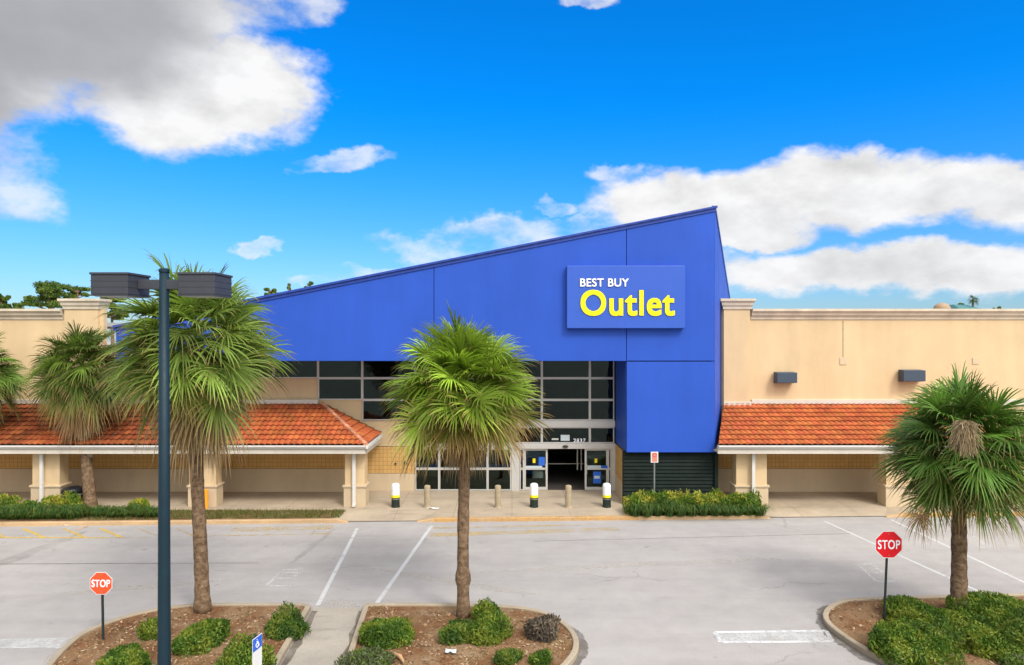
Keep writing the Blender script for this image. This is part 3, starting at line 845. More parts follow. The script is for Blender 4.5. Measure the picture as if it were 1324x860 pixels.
def sliding_door(pxa, pxb, handle_px):
    yd = DG + 0.10
    x0, x1, z0, z1 = X(pxa, yd), X(pxb, yd), SW + .02, Z(580.6, DG); zm = Z(606.5, DG)
    mb = MB(); h = .09
    mb.box(x0, x0 + h, yd - .04, yd + .04, z0, z1); mb.box(x1 - h, x1, yd - .04, yd + .04, z0, z1)
    mb.box(x0 + h, x1 - h, yd - .036, yd + .036, z0, z0 + .14); mb.box(x0 + h, x1 - h, yd - .036, yd + .036, z1 - h, z1); mb.box(x0 + h, x1 - h, yd - .036, yd + .036, zm - .05, zm + .05)
    d = mb.build('sliding_door', M_alu, ST)
    mb = MB(); mb.box(x0 + h, x1 - h, yd - .005, yd + .005, zm + .05, z1 - h); mb.build('pane', M_glassclear, d)
    mb = MB(); mb.box(x0 + h, x1 - h, yd - .005, yd + .005, z0 + .14, zm - .05); mb.build('pane', M_glassclear, d)
    mb = MB(); hx = X(handle_px, yd); mb.tube([(hx, yd - .07, zm - .25), (hx, yd - .07, zm + .25)], .015, 8); mb.build('handle', M_alu, d)
sliding_door(677.5, 708, 705.5); sliding_door(756, 786, 758.5)
c = P(731, 577, DG - .1); mb = MB(); mb.lathe((c.x, c.y - .06, c.z - .05), [(.10, 0), (.14, .03), (.14, .07), (.08, .1)], 14); mb.build('door_sensor', M_rail, ST)
# inner vestibule door edges seen through the opening
for px in (746.5, 751.5):
    mb = MB(); yv = DG + 1.4; mb.box(X(px, yv) - .03, X(px, yv) + .03, yv - .03, yv + .03, 0.9, 2.35); mb.build('vestibule_rail', M_alu, ST)
mb = MB(); yv = DG + 2.4; mb.box(X(709, yv), X(760, yv), yv - .03, yv + .03, 1.0, 1.05); mb.build('vestibule_rail', M_alu, ST)
# dark sales floor behind the glass
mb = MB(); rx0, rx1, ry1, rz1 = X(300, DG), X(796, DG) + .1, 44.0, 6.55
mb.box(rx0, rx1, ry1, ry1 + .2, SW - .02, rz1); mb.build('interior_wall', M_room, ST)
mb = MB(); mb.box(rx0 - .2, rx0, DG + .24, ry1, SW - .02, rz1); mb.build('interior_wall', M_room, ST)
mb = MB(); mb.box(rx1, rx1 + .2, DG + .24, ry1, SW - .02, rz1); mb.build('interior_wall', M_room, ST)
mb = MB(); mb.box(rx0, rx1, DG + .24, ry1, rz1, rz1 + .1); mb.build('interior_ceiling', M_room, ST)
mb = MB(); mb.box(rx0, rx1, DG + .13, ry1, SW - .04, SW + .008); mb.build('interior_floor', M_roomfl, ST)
for (a, b, w_, h_, m_) in ((560, 37.5, 1.6, 1.5, M_conc_post), (630, 39, 2.2, 1.9, M_postgrey), (690, 38, .9, 1.7, M_poster), (770, 37, 1.2, 1.4, M_conc_post), (590, 42, 3.0, 3.4, M_postgrey), (520, 41, 2.5, 4.2, M_postgrey)):
    mb = MB(); mb.box(X(a, b) - w_ / 2, X(a, b) + w_ / 2, b - .3, b + .3, SW + .01, h_); mb.build('display_shelf', m_, ST)
for (a, b) in ((560, 36.2), (640, 38.5), (715, 37.0), (690, 41), (775, 39)):
    mb = MB(); mb.box(X(a, b) - .6, X(a, b) + .6, b - .15, b + .15, 5.2, 5.3); mb.build('ceiling_panel', M_room, ST)
# displays just behind the glass
def decal(name, pxa, pya, pxb, pyb, mat, y, th=0.02):
    mb = MB(); mb.box(X(pxa, y), X(pxb, y), y, y + th, Z(pyb, y), Z(pya, y)); return mb.build(name, mat, ST)
decal('window_banner', 539, 601, 566, 606, M_poster, DG + .03)
decal('window_banner', 570, 603, 600, 606.2, M_paper, DG + .03)
decal('window_banner', 600, 602.5, 620, 606.2, M_paper, DG + .03)
decal('window_banner', 622, 601, 660, 606, M_poster, DG + .03)
decal('window_banner', 680, 602.5, 701, 605.5, M_paper, DG + .05)
decal('window_poster', 696.5, 591, 704.5, 602, M_poster, DG + .03)
p_ = decal('window_poster', 767, 610, 777, 625, M_poster, DG + .03)
mb = MB(); mb.box(X(768.3, DG), X(775.5, DG), DG + .022, DG + .027, Z(619, DG), Z(615.5, DG)); mb.build('poster_mark', M_paper, p_)
decal('window_banner', 759.5, 602, 777, 605.5, M_paper, DG + .05)
decal('window_banner', 777.5, 602, 785.5, 605.5, M_poster, DG + .05)
decal('window_banner', 672.6, 581.5, 676.6, 633, M_poster, DG + .04)
decal('notice_plate', 725, 562.5, 736.5, 570, M_paper, DG - .03)
decal('notice_plate', 713.5, 566.8, 722, 569, M_alu, DG - .03)
for x_, y_ in ((690.5, 596), (770.5, 596)):
    decal('window_sticker', x_ - 1.6, y_ - 3, x_ + 1.8, y_ + 2.6, M_byellow, DG + .04)
decal('exit_sign', 682, 564, 691, 571, M_exit, DG + 1.0)
decal('counter', 688, 610, 702, 618, M_paper, DG + 1.0, 0.5)
mb = MB(); o_ = P(741.5, 572, DG - .04); text_on(mb, '2837', o_, (1, 0, 0), (0, 0, 1), X(757, DG) - X(741.5, DG), .19, .02, 0.004, 1.15); mb.build('address_number', M_letw, ST)

# ------------------------------------------------------------------ sign
SG = thing('store_sign', P(809.5, 426, DF - .02), 'raised blue sign board with white and yellow lettering on the blue wall', 'sign')
mb = MB(); ys = DF - 0.32
mb.box(X(733, ys), X(886, ys), ys, DF - .004, Z(424.5, ys), Z(343.5, ys)); mb.build('board', M_board, SG, bevel=.02)
mb = MB(); yl = ys - 0.02
text_on(mb, 'BEST BUY', P(750, 370.8, yl), (1, 0, 0), (0, 0, 1), X(813, yl) - X(750, yl), Z(360, yl) - Z(370.8, yl), .015, 0.009, 1.05)
mb.build('white_lettering', M_letw, SG)
mb = MB()
text_on(mb, 'Outlet', P(750.5, 408.6, yl), (1, 0, 0), (0, 0, 1), X(872.5, yl) - X(750.5, yl), Z(374.8, yl) - Z(408.6, yl), .015, 0.034, 1.07)
mb.build('yellow_lettering', M_lety, SG)

# ------------------------------------------------------------------ side wings
def cornice(mb, x0, x1, yw, z1, h, out, endl=True, endr=True, back=0.35):
    # stepped cornice profile swept along x, returns included by wrapping the ends
    prof = [(0.02, 0.0), (0.05, 0.0), (0.06, h * .22), (out * .55, h * .40), (out * .62, h * .62), (out, h * .78), (out, h), (0.02, h)]
    for (a, b) in zip(prof, prof[1:]):
        pass
    pts0 = []; pts1 = []
    for d, zz in prof:
        pts0.append((x0 - (d if endl else 0), yw - d, z1 - h + zz)); pts1.append((x1 + (d if endr else 0), yw - d, z1 - h + zz))
    n = len(prof)
    b0 = [(p[0], yw + back, p[2]) for p in pts0]; b1 = [(p[0], yw + back, p[2]) for p in pts1]
    vs = pts0 + pts1 + b0 + b1
    fs = [(i, i + n, i + n + 1, i + 1) for i in range(n - 1)]
    fs += [(i, i + 1, 2 * n + i + 1, 2 * n + i) for i in range(n - 1)] + [(n + i + 1, n + i, 3 * n + i, 3 * n + i + 1) for i in range(n - 1)]
    fs += [(n - 1, 2 * n - 1, 4 * n - 1, 3 * n - 1), (0, 2 * n, 3 * n, n)]
    fs += [tuple(range(2 * n, 3 * n)), tuple(range(4 * n - 1, 3 * n - 1, -1))]
    mb.add(vs, fs)

def tile_field(mb, origin, ux, us, width_fn, length, pitch=0.26, course=0.40, lift=0.07, seed=1):
    """courses of barrel tiles: ux runs along the eave, us up the slope from the eave"""
    rng = random.Random(seed); ux = Vector(ux).normalized(); us = Vector(us).normalized(); un = ux.cross(us).normalized()
    if un.z < 0: un = -un
    nc = int(math.ceil(length / course)); seg = 6
    for c in range(nc):
        s0 = c * course; s1 = min((c + 1) * course + 0.05, length)
        a0, b0 = width_fn(s0); a1, b1 = width_fn(min(s1, length))
        k0 = math.floor(min(a0, a1) / pitch); k1 = math.ceil(max(b0, b1) / pitch)
        for k in range(k0, k1):
            g_ = rng.uniform(0.87, 1.12); h_ = rng.uniform(-.02, .02)
            col = (0.46 * g_, (0.122 + h_) * g_, 0.038 * g_)
            if rng.random() < 0.08: col = (0.42 * g_, 0.10 * g_, 0.035 * g_)
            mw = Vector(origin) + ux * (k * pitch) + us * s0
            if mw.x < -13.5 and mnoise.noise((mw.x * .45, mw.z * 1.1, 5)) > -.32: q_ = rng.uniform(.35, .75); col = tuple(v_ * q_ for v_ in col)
            vs = []; ok = False; jl = rng.uniform(-.004, .004)
            for j in range(seg + 1):
                t = j / seg; x = (k + t) * pitch
                hgt = 0.055 * (abs(math.sin(math.pi * t)) ** 0.8 if t < 0.999 else 0) + jl
                xa = min(max(x, a0), b0); xb = min(max(x, a1), b1)
                if a0 < x < b0: ok = True
                vs += [Vector(origin) + ux * xa + us * s0 + un * (hgt + lift - .03), Vector(origin) + ux * xa + us * s0 + un * (hgt + lift), Vector(origin) + ux * xb + us * s1 + un * hgt]
            if not ok: continue
            fs = []
            for j in range(seg):
                a = j * 3; fs += [(a, a + 3, a + 4, a + 1), (a + 1, a + 4, a + 5, a + 2)]
            mb.add(vs, fs, col)

def column(parent, px0, px1, yf, label_ds=None, depth=0.62, top=None):
    x0, x1 = X(px0, yf), X(px1, yf); top = top or Z(586, yf)
    zb = Z(628, yf); zj = Z(605.5, yf)
    mb = MB(); mb.box(x0, x1, yf, yf + depth, zj + .012, top); mb.box(x0 + .012, x1 - .012, yf + .012, yf + depth - .012, zj, zj + .012); mb.box(x0, x1, yf, yf + depth, zb, zj)
    c = mb.build('column', M_cream, parent)
    mb = MB(); mb.box(x0 - .05, x1 + .05, yf - .05, yf + depth + .05, SW - .02, zb - .07); mb.build('column_base', M_creamlt, c, bevel=.01)
    mb = MB(); mb.box(x0 - .10, x1 + .10, yf - .10, yf + depth + .10, zb - .07, zb + .03); mb.build('column_moulding', M_creamlt, c, bevel=.02)
    if label_ds:
        x = X(label_ds, yf); mb = MB()
        mb.box(x - .07, x + .07, yf - .21, yf - .11, SW + .12, Z(584, DE)); mb.box(x - .07, x + .07, yf - .29, yf - .21, SW + .06, SW + .14)
        mb.box(x - .085, x + .085, yf - .215, yf - .105, 1.2, 1.24)
        mb.build('downspout', M_white, c)
    return c

def wing(label, side):
    wg = thing('shop_wing', (-20 if side < 0 else 20, 34, 0), label, 'shop wing')
    if side < 0: pxa, pxb = -420, 83
    else: pxa, pxb = 970, 1800
    x0, x1 = X(pxa, DW), X(pxb, DW)
    ztop, zbot = Z(413, DW), SW - .02
    zj = Z(606, DW)
    # upper wall, the scored block band and the smooth base below the arcade
    xe0, xe1 = (x0, X(134, DW)) if side < 0 else (X(933, DW), x1)
    mb = MB(); mb.box(xe0, xe1, DW, DW + .3, 3.0, Z(399, DW) - .05); mb.build('upper_wall', M_cream, wg)
    be0, be1 = (x0, X(468, DW)) if side < 0 else (X(925, DW), x1)
    mb = MB(); mb.box(be0, be1, DW - .02, DW + .26, zj + .015, 2.995); mb.build('block_wall', M_block, wg)
    mb = MB(); mb.box(be0, be1, DW - .06, DW + .25, zbot, zj); mb.build('wall_base', M_creamlt, wg)
    mb = MB(); mb.box(be0, be1, DW + .0, DW + .2, zj, zj + .015); mb.build('joint_backing', M_gap, wg)
    mb = MB(); mb.box(xe0, xe1, DW + .3, DW + 25, 8.3, 8.5); mb.build('flat_roof', M_mouldroof, wg)
    # cornice, pier with its own taller cap, trim above the tiles
    mb = MB(); cornice(mb, x0 if side < 0 else x0 + .02, x1 if side > 0 else x1 - .02, DW, Z(399.5, DW), Z(399.5, DW) - Z(413, DW), 0.32, False, False); mb.build('cornice', M_cornice, wg)
    p0, p1 = (X(86, DW), X(129, DW)) if side < 0 else (X(934.5, DW), X(968.5, DW))
    mb = MB(); mb.box(p0, p1, DW - .16, DW + .6, Z(524, DW), Z(390, DW)); mb.build('pier', M_cream, wg)
    mb = MB(); cornice(mb, p0, p1, DW - .16, Z(386.5, DW), Z(386.5, DW) - Z(400, DW), 0.22, True, True, .8); mb.build('pier_cap', M_cornice, wg)
    if side < 0: t0, t1 = x0, X(412, DW)
    else: t0, t1 = X(971, DW), x1
    mb = MB(); mb.box(t0, t1, DW - .10, DW, Z(523.5, DW), Z(516.5, DW)); mb.build('wall_trim', M_trim, wg, bevel=.015)
    mb = MB(); mb.box(p0 - .02, p1 + .05, DW - .22, DW - .163, Z(526, DW), Z(519, DW)); mb.build('wall_trim', M_trim, wg, bevel=.015)
    # arcade roof
    ze, zr = Z(576, DE), Z(523, DW)
    run = DW - .1 - DE; rise = zr - ze; L_ = math.hypot(run, rise)
    us = Vector((0, run, rise)) / L_
    mb = MB()
    if side < 0:
        ce, cr = X(473, DE), X(418, DW)          # hip corner at the eave, ridge end at the wall
        x_far = X(-120, DE)
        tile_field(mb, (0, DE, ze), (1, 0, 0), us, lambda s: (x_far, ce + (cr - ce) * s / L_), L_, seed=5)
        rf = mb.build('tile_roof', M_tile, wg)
        mb = MB(); run2 = ce - cr; L2 = math.hypot(run2, rise); us2 = Vector((-run2, 0, rise)) / L2
        tile_field(mb, (ce, DE, ze), (0, 1, 0), us2, lambda s: (run * s / L2, run + .02), L2, seed=9)
        mb.build('hip_end', M_tile, rf)
        mb = MB(); a = Vector((ce, DE, ze)); b = Vector((cr, DW - .1, zr)); n_ = 16
        for i in range(n_):
            p = a + (b - a) * (i / n_) + Vector((0, 0, .05)); q = a + (b - a) * ((i + 1.1) / n_) + Vector((0, 0, .05))
            b0_ = len(mb.v); mb.tube([p, q], [.105, .085], 8); g_ = random.Random(i).uniform(.85, 1.15)
            mb.c += [(0.58 * g_, 0.27 * g_, 0.16 * g_)] * (len(mb.v) - b0_)
        mb.build('hip_cap', M_tile, rf)
        mb = MB(); mb.prism([(x_far, DE + .05, ze - .03), (ce - .05, DE + .05, ze - .03), (cr, DW - .1, zr - .05), (x_far, DW - .1, zr - .05)], (0, 0, -.06)); mb.prism([(ce - .05, DE + .05, ze - .03), (ce - .05, DW - .1, ze - .03), (cr, DW - .1, zr - .05)], (0, 0, -.06)); mb.build('roof_deck', M_rail, rf)
        fx0, fx1 = x_far, ce
    else:
        l0, l1 = X(928.5, DE), X(935, DW)
        x_far = X(1800, DE)
        tile_field(mb, (0, DE, ze), (1, 0, 0), us, lambda s: (l0 + (l1 - l0) * s / L_, x_far * .6), L_, seed=7)
        rf = mb.build('tile_roof', M_tile, wg)
        mb = MB(); mb.prism([(l0 + .02, DE + .05, ze - .03), (x_far * .6, DE + .05, ze - .03), (x_far * .6, DW - .1, zr - .05), (l1, DW - .1, zr - .05)], (0, 0, -.06)); mb.build('roof_deck', M_rail, rf)
        fx0, fx1 = l0, x_far * .6
    # gutter, fascia beam, soffit
    mb = MB(); mb.prism([(fx0, DE - .12, ze + .0), (fx0, DE - .12, ze - .05), (fx0, DE - .05, ze - .14), (fx0, DE + .02, ze - .14), (fx0, DE + .02, ze)], (fx1 - fx0, 0, 0)); mb.build('gutter', M_white, rf)
    zf = Z(587, DE)
    mb = MB(); mb.box(fx0, fx1 - .02 if side < 0 else fx1, DE + .023, DE + .14, zf, ze - .02); mb.build('fascia', M_trim, rf)
    if side < 0:
        mb = MB(); mb.box(ce - .12, ce + .02, DE + .142, DW - .1, zf, ze - .02); mb.build('fascia', M_trim, rf)
        mb = MB(); mb.box(ce + .02, ce + .12, DE - .1, DW - .1, ze - .14, ze); mb.build('gutter', M_white, rf)
    mb = MB(); mb.box(fx0, fx1 - .14 if side < 0 else fx1, DE + .145, DW - .07, zf + .04, zf + .08); mb.build('arcade_soffit', M_creamlt, rf)
    if side < 0:
        column(wg, 446, 471.5, DC, 459, 0.62, zf + .03); column(wg, 245, 279, DC, None, .62, zf + .03); column(wg, 42, 77, DC, 57, .62, zf + .03); column(wg, -155, -120, DC, None, .62, zf + .03)
        mb = MB(); c = G(263, 656, SW); mb.tube([(X(266, DC - .35), DC - .35, SW), (X(266, DC - .35), DC - .35, 1.0)], .11, 10); gd = mb.build('pipe_guard', M_orange, wg)
    else:
        column(wg, 952, 991.5, DC, 972.5, .62, zf + .03); column(wg, 1146, 1186, DC, None, .62, zf + .03); column(wg, 1340, 1380, DC, None, .62, zf + .03)
        # conduit stain line and small cover plates on the upper wall
        mb = MB(); c = P(1090, 467, DW); mb.box(c.x - .17, c.x + .17, DW - .03, DW - .002, c.z - .18, c.z + .18); mb.build('cover_plate', M_creamlt, wg, bevel=.01)
        mb = MB(); c = P(1261, 467, DW); mb.box(c.x - .15, c.x + .15, DW - .03, DW - .002, c.z - .16, c.z + .16); mb.build('cover_plate', M_creamlt, wg, bevel=.01)
        mb = MB(); mb.box(X(1089.6, DW), X(1090.6, DW), DW - .015, DW - .002, Z(462, DW), Z(414, DW)); mb.build('wall_joint', M_conc_post, wg)
    return wg
W_L = wing('cream shop wing with tiled arcade ending in a hip beside the entrance', -1)
W_R = wing('cream shop wing with tiled arcade behind the red stop sign', 1)

def wall_light(px0, px1, py0, py1, label):
    y0 = DW - .55
    t = thing('wall_light', P((px0 + px1) / 2, py1, DW - .02), label, 'wall light', 'box lights on the cream wall')
    x0, x1, z0, z1 = X(px0, y0), X(px1, y0), Z(py1, y0), Z(py0, y0)
    mb = MB(); mb.prism([(x0, y0, z0 + .05), (x0, DW - .08, z0), (x0, DW - .08, z1), (x0, y0, z1 - .02)], (x1 - x0, 0, 0)); mb.build('housing', M_wlamp, t, bevel=.015)
    mb = MB(); mb.box(x1 + .004, x1 + .02, y0 + .06, DW - .1, z0 + .07, z1 - .05); mb.build('side_plate', M_wlampside, t)
    mb = MB(); mb.box((x0 + x1) / 2 - .15, (x0 + x1) / 2 + .15, DW - .079, DW - .003, z0 + .1, z1 - .1); mb.build('mounting_bracket', M_wlamp, t)
wall_light(1005, 1031, 481.5, 496.5, 'slate grey box light nearest the blue store')
wall_light(1168.5, 1197, 478.5, 494.5, 'slate grey box light just above the palm by the red stop sign')

# ------------------------------------------------------------------ bollards, bin
def sleeve_bollard(px, label):
    b = G(px, 655.5, SW); t = thing('sleeve_bollard', b, label, 'bollard', 'sleeved bollards before the entrance'); r_ = .185
    mb = MB(); mb.lathe(b, [(r_ + .01, 0), (r_ + .01, .05), (r_, .06), (r_, .44)], 20); mb.build('black_base', M_bblack, t, smooth=False)
    mb = MB(); mb.lathe(b, [(r_ + .006, .44), (r_ + .006, .56)], 20); mb.build('yellow_band', M_byellow, t)
    mb = MB(); mb.lathe(b, [(r_, .56), (r_, .92), (r_ * .97, .99), (r_ * .8, 1.04), (r_ * .4, 1.07)], 20); mb.build('white_cap', M_bwhite, t)
    mb = MB(); mb.lathe(b, [(r_ + .004, .36), (r_ + .004, .39)], 20); mb.build('reflective_line', M_postgrey, t)
sleeve_bollard(511.5, 'white, yellow and black bollard in front of the ochre block wall')
sleeve_bollard(690.5, 'white, yellow and black bollard in front of the left sliding door')
sleeve_bollard(784.5, 'white, yellow and black bollard beside the blue door poster')
def concrete_bollard(px, label):
    b = G(px, 656, SW); 
    mb = MB(); mb.lathe(b, [(.17, 0), (.165, .03), (.145, .05), (.14, .9), (.13, .97), (.09, .99)], 18)
    o = mb.build('concrete_bollard', M_conc_post, org=b); tag(o, label, 'bollard', 'bare concrete bollards before the entrance')
concrete_bollard(552.5, 'plain tan concrete bollard between a sleeved bollard and the middle palm')
concrete_bollard(643.8, 'plain tan concrete bollard just right of the middle palm trunk')
concrete_bollard(735, 'plain tan concrete bollard before the open doorway')

b = G(94, 655.5, SW); t = thing('trash_bin', b, 'round black trash bin behind the hedge beside a cream column', 'bin')
mb = MB(); mb.lathe(b, [(.32, 0), (.36, .05), (.40, .62), (.41, .66)], 24); mb.build('bin_body', M_binblk, t, smooth=False)
mb = MB(); mb.lathe(b, [(.44, .66), (.46, .70), (.46, .78), (.40, .86), (.22, .92), (.05, .94)], 24); mb.build('lid', M_binblk, t)
mb = MB(); mb.lathe(b, [(.43, .56), (.44, .57), (.44, .61), (.43, .62)], 24); mb.build('hoop', M_postgrey, t)

# ------------------------------------------------------------------ street signs and lamp
def octa(c, r_, y, th):
    pts = [(c.x + r_ * math.cos(R(22.5 + 45 * k)), y, c.z + r_ * math.sin(R(22.5 + 45 * k))) for k in range(8)]
    return pts
def stop_sign(px, py_c, py_base, w_px, red, label, pmat, lean=0.0):
    b = G(px, py_base, 0.12); Y = b.y
    t = thing('stop_sign', b, label, 'stop sign')
    c = P(px + lean, py_c, Y); r_ = w_px * Y / F / 2 / math.cos(R(22.5))
    y = Y - .045
    mb = MB(); mb.prism(octa(c, r_, y, 0), (0, .006, 0)); mb.build('sign_plate', M_signw, t)
    mb = MB(); mb.prism(octa(c, r_ * .945, y - .004, 0), (0, .0035, 0)); mb.build('sign_face', red, t)
    mb = MB(); w = r_ * 1.52; h = r_ * .62
    text_on(mb, 'STOP', (c.x - w / 2, y - .005, c.z - h / 2), (1, 0, 0), (0, 0, 1), w, h, .002, 0.004, 1.05); mb.build('lettering', M_letw, t)
    mb = MB(); top = Vector((c.x, Y, c.z + r_ * .8)); mb.tube([b + Vector((0, 0, -.05)), top], .032, 8); mb.build('post', pmat, t)
    mb = MB(); mb.tube([(c.x, y - .01, c.z + r_ * .72), (c.x, y + .08, c.z + r_ * .72)], .014, 6); mb.build('bolt', M_postgrey, t)
    mb = MB(); mb.tube([(c.x, y - .01, c.z - r_ * .72), (c.x, y + .08, c.z - r_ * .72)], .014, 6); mb.build('bolt', M_postgrey, t)
stop_sign(133.5, 753.5, 826, 29, M_stopor, 'sun faded orange stop sign on a dark post', M_postdark, -1.5)
stop_sign(1143, 703.5, 802, 35, M_stopred, 'bright red stop sign on a dark grey post', M_postdark, 5)

b = Vector((X(846, 30.25), 30.25, SW)); t = thing('no_parking_sign', b, 'small faded red and white sign on a grey post before the dark louver', 'sign')
mb = MB(); mb.tube([b, (b.x, b.y, Z(585, 30.25))], .035, 8); mb.build('post', M_postgrey, t)
mb = MB(); mb.box(b.x - .165, b.x + .165, b.y - .05, b.y - .038, Z(598, 30.25), Z(584, 30.25)); pl = mb.build('sign_plate', M_signw, t, bevel=.004)
mb = MB(); mb.box(b.x - .12, b.x + .12, b.y - .055, b.y - .051, Z(597, 30.25), Z(585.2, 30.25)); mb.build('faded_print', M_signpink, t)
mb = MB()
cz = Z(588.3, 30.25)
for k in range(20):
    a0, a1 = 2 * math.pi * k / 20, 2 * math.pi * (k + 1) / 20
    mb.prism([(b.x + r__ * math.cos(a), b.y - .0585, cz + r__ * math.sin(a)) for r__, a in ((.09, a0), (.09, a1), (.068, a1), (.068, a0))], (0, .003, 0))
mb.build('ring_symbol', M_stopred, t)

# accessible parking sign, seen almost edge on
Ya = 13.0; b = Vector((X(330.5, Ya), Ya, 0.12)); t = thing('parking_sign', b, 'blue and white wheelchair parking sign seen nearly edge on among the island shrubs', 'sign')
th = R(79); ux = Vector((math.cos(th), math.sin(th), 0)); nrm = Vector((ux.y, -ux.x, 0)); uz = Vector((0, 0, 1))
ztop = Z(822.5, Ya); cw = .16
c0 = Vector((b.x, b.y, ztop)) + nrm * .03
def plate(c, w, z0, z1, th_, off):
    a = Vector((c.x, c.y, 0)) + nrm * off
    pts = [a - ux * w + uz * z0, a + ux * w + uz * z0, a + ux * w + uz * z1, a - ux * w + uz * z1]
    return pts
mb = MB(); mb.prism(plate(c0, cw, ztop - .62, ztop, 0, 0), nrm * .006); mb.build('sign_plate', M_signw, t)
mb = MB(); mb.prism(plate(c0, cw * .94, ztop - .25, ztop - .015, 0, .0065), nrm * .003); mb.build('blue_panel', M_signblue, t)
mb = MB()
def sym(pts2, w=.016):
    for (p, q) in zip(pts2, pts2[1:]):
        p = Vector((c0.x, c0.y, ztop - .13)) + nrm * .011 + ux * p[0] + uz * p[1]; q = Vector((c0.x, c0.y, ztop - .13)) + nrm * .011 + ux * q[0] + uz * q[1]
        mb.tube([p, q], w / 2, 6)
sym([(0.045 * math.cos(a) - .01, 0.045 * math.sin(a) - .03) for a in [R(130 + 25 * k) for k in range(10)]])
sym([(-.02, .05), (-.015, -.005), (.035, -.005), (.055, -.065)]); sym([(-.018, .025), (.025, .025)]); sym([(-.022, .075), (-.018, .078)], .03)
mb.build('wheelchair_symbol', M_letw, t)
mb = MB(); mb.tube([b + Vector((0, 0, -.05)), (b.x, b.y, ztop + .02)], .03, 8); mb.build('post', M_postdark, t)

# parking lot lamp
Yp = 14.5; b = Vector((X(212.3, Yp), Yp, 0.1)); t = thing('parking_lot_lamp', b, 'tall dark teal lamp post with two grey box heads', 'lamp post')
mb = MB(); zt = Z(349, Yp)
mb.tube([b + Vector((0, 0, -.1)), b + Vector((0, 0, .02)), (b.x, b.y, 4), (b.x, b.y, zt)], [.135, .135, .118, .095], 16); mb.build('pole', M_teal, t, smooth=True)
mb = MB(); mb.lathe((b.x, b.y, zt), [(.108, -.05), (.108, .01), (.07, .035)], 16); mb.build('pole_cap', M_teal, t)
mb = MB(); mb.lathe(b, [(.26, 0), (.26, .03), (.17, .05), (.15, .16)], 16); mb.build('base_flange', M_teal, t)
def head(px0, px1):
    y0, y1 = Yp - .43, Yp + .43
    x0, x1 = X(px0, y0), X(px1, y0); z0, z1 = Z(380.5, y0), Z(352, y0)
    mb = MB(); mb.box(x0, x1, y0, y1, z0, z1 - .05); hd = mb.build('lamp_head', M_head, t, bevel=.012)
    mb = MB(); mb.box(x0 - .02, x1 + .02, y0 - .02, y1 + .02, z1 - .048, z1); mb.build('head_lid', M_head, hd, bevel=.01)
    mb = MB(); mb.box(x0 - .012, x1 + .012, y0 - .012, y1 + .012, z0 - .03, z0 - .003); mb.build('lens_frame', M_head, hd)
    mb = MB(); mb.box(x0 + .06, x1 - .06, y0 + .06, y1 - .06, z0 - .045, z0 - .031); mb.build('lens', M_lens, hd)
    mb = MB(); 
    for zz in (.33, .60): mb.box(x0 - .006, x1 + .006, y0 - .006, y1 + .006, z0 + (z1 - z0) * zz, z0 + (z1 - z0) * zz + .014)
    mb.build('seam', M_head, hd)
    return x0, x1
hl = head(117, 165); hr = head(230, 277.5)
za0, za1 = Z(374, Yp), Z(362, Yp)
mb = MB(); mb.box(hl[1] + .003, b.x - .07, Yp - .06, Yp + .06, za0, za1); mb.build('arm', M_head, t, bevel=.008)
mb = MB(); mb.box(b.x + .07, hr[0] - .003, Yp - .06, Yp + .06, za0, za1); mb.build('arm', M_head, t, bevel=.008)

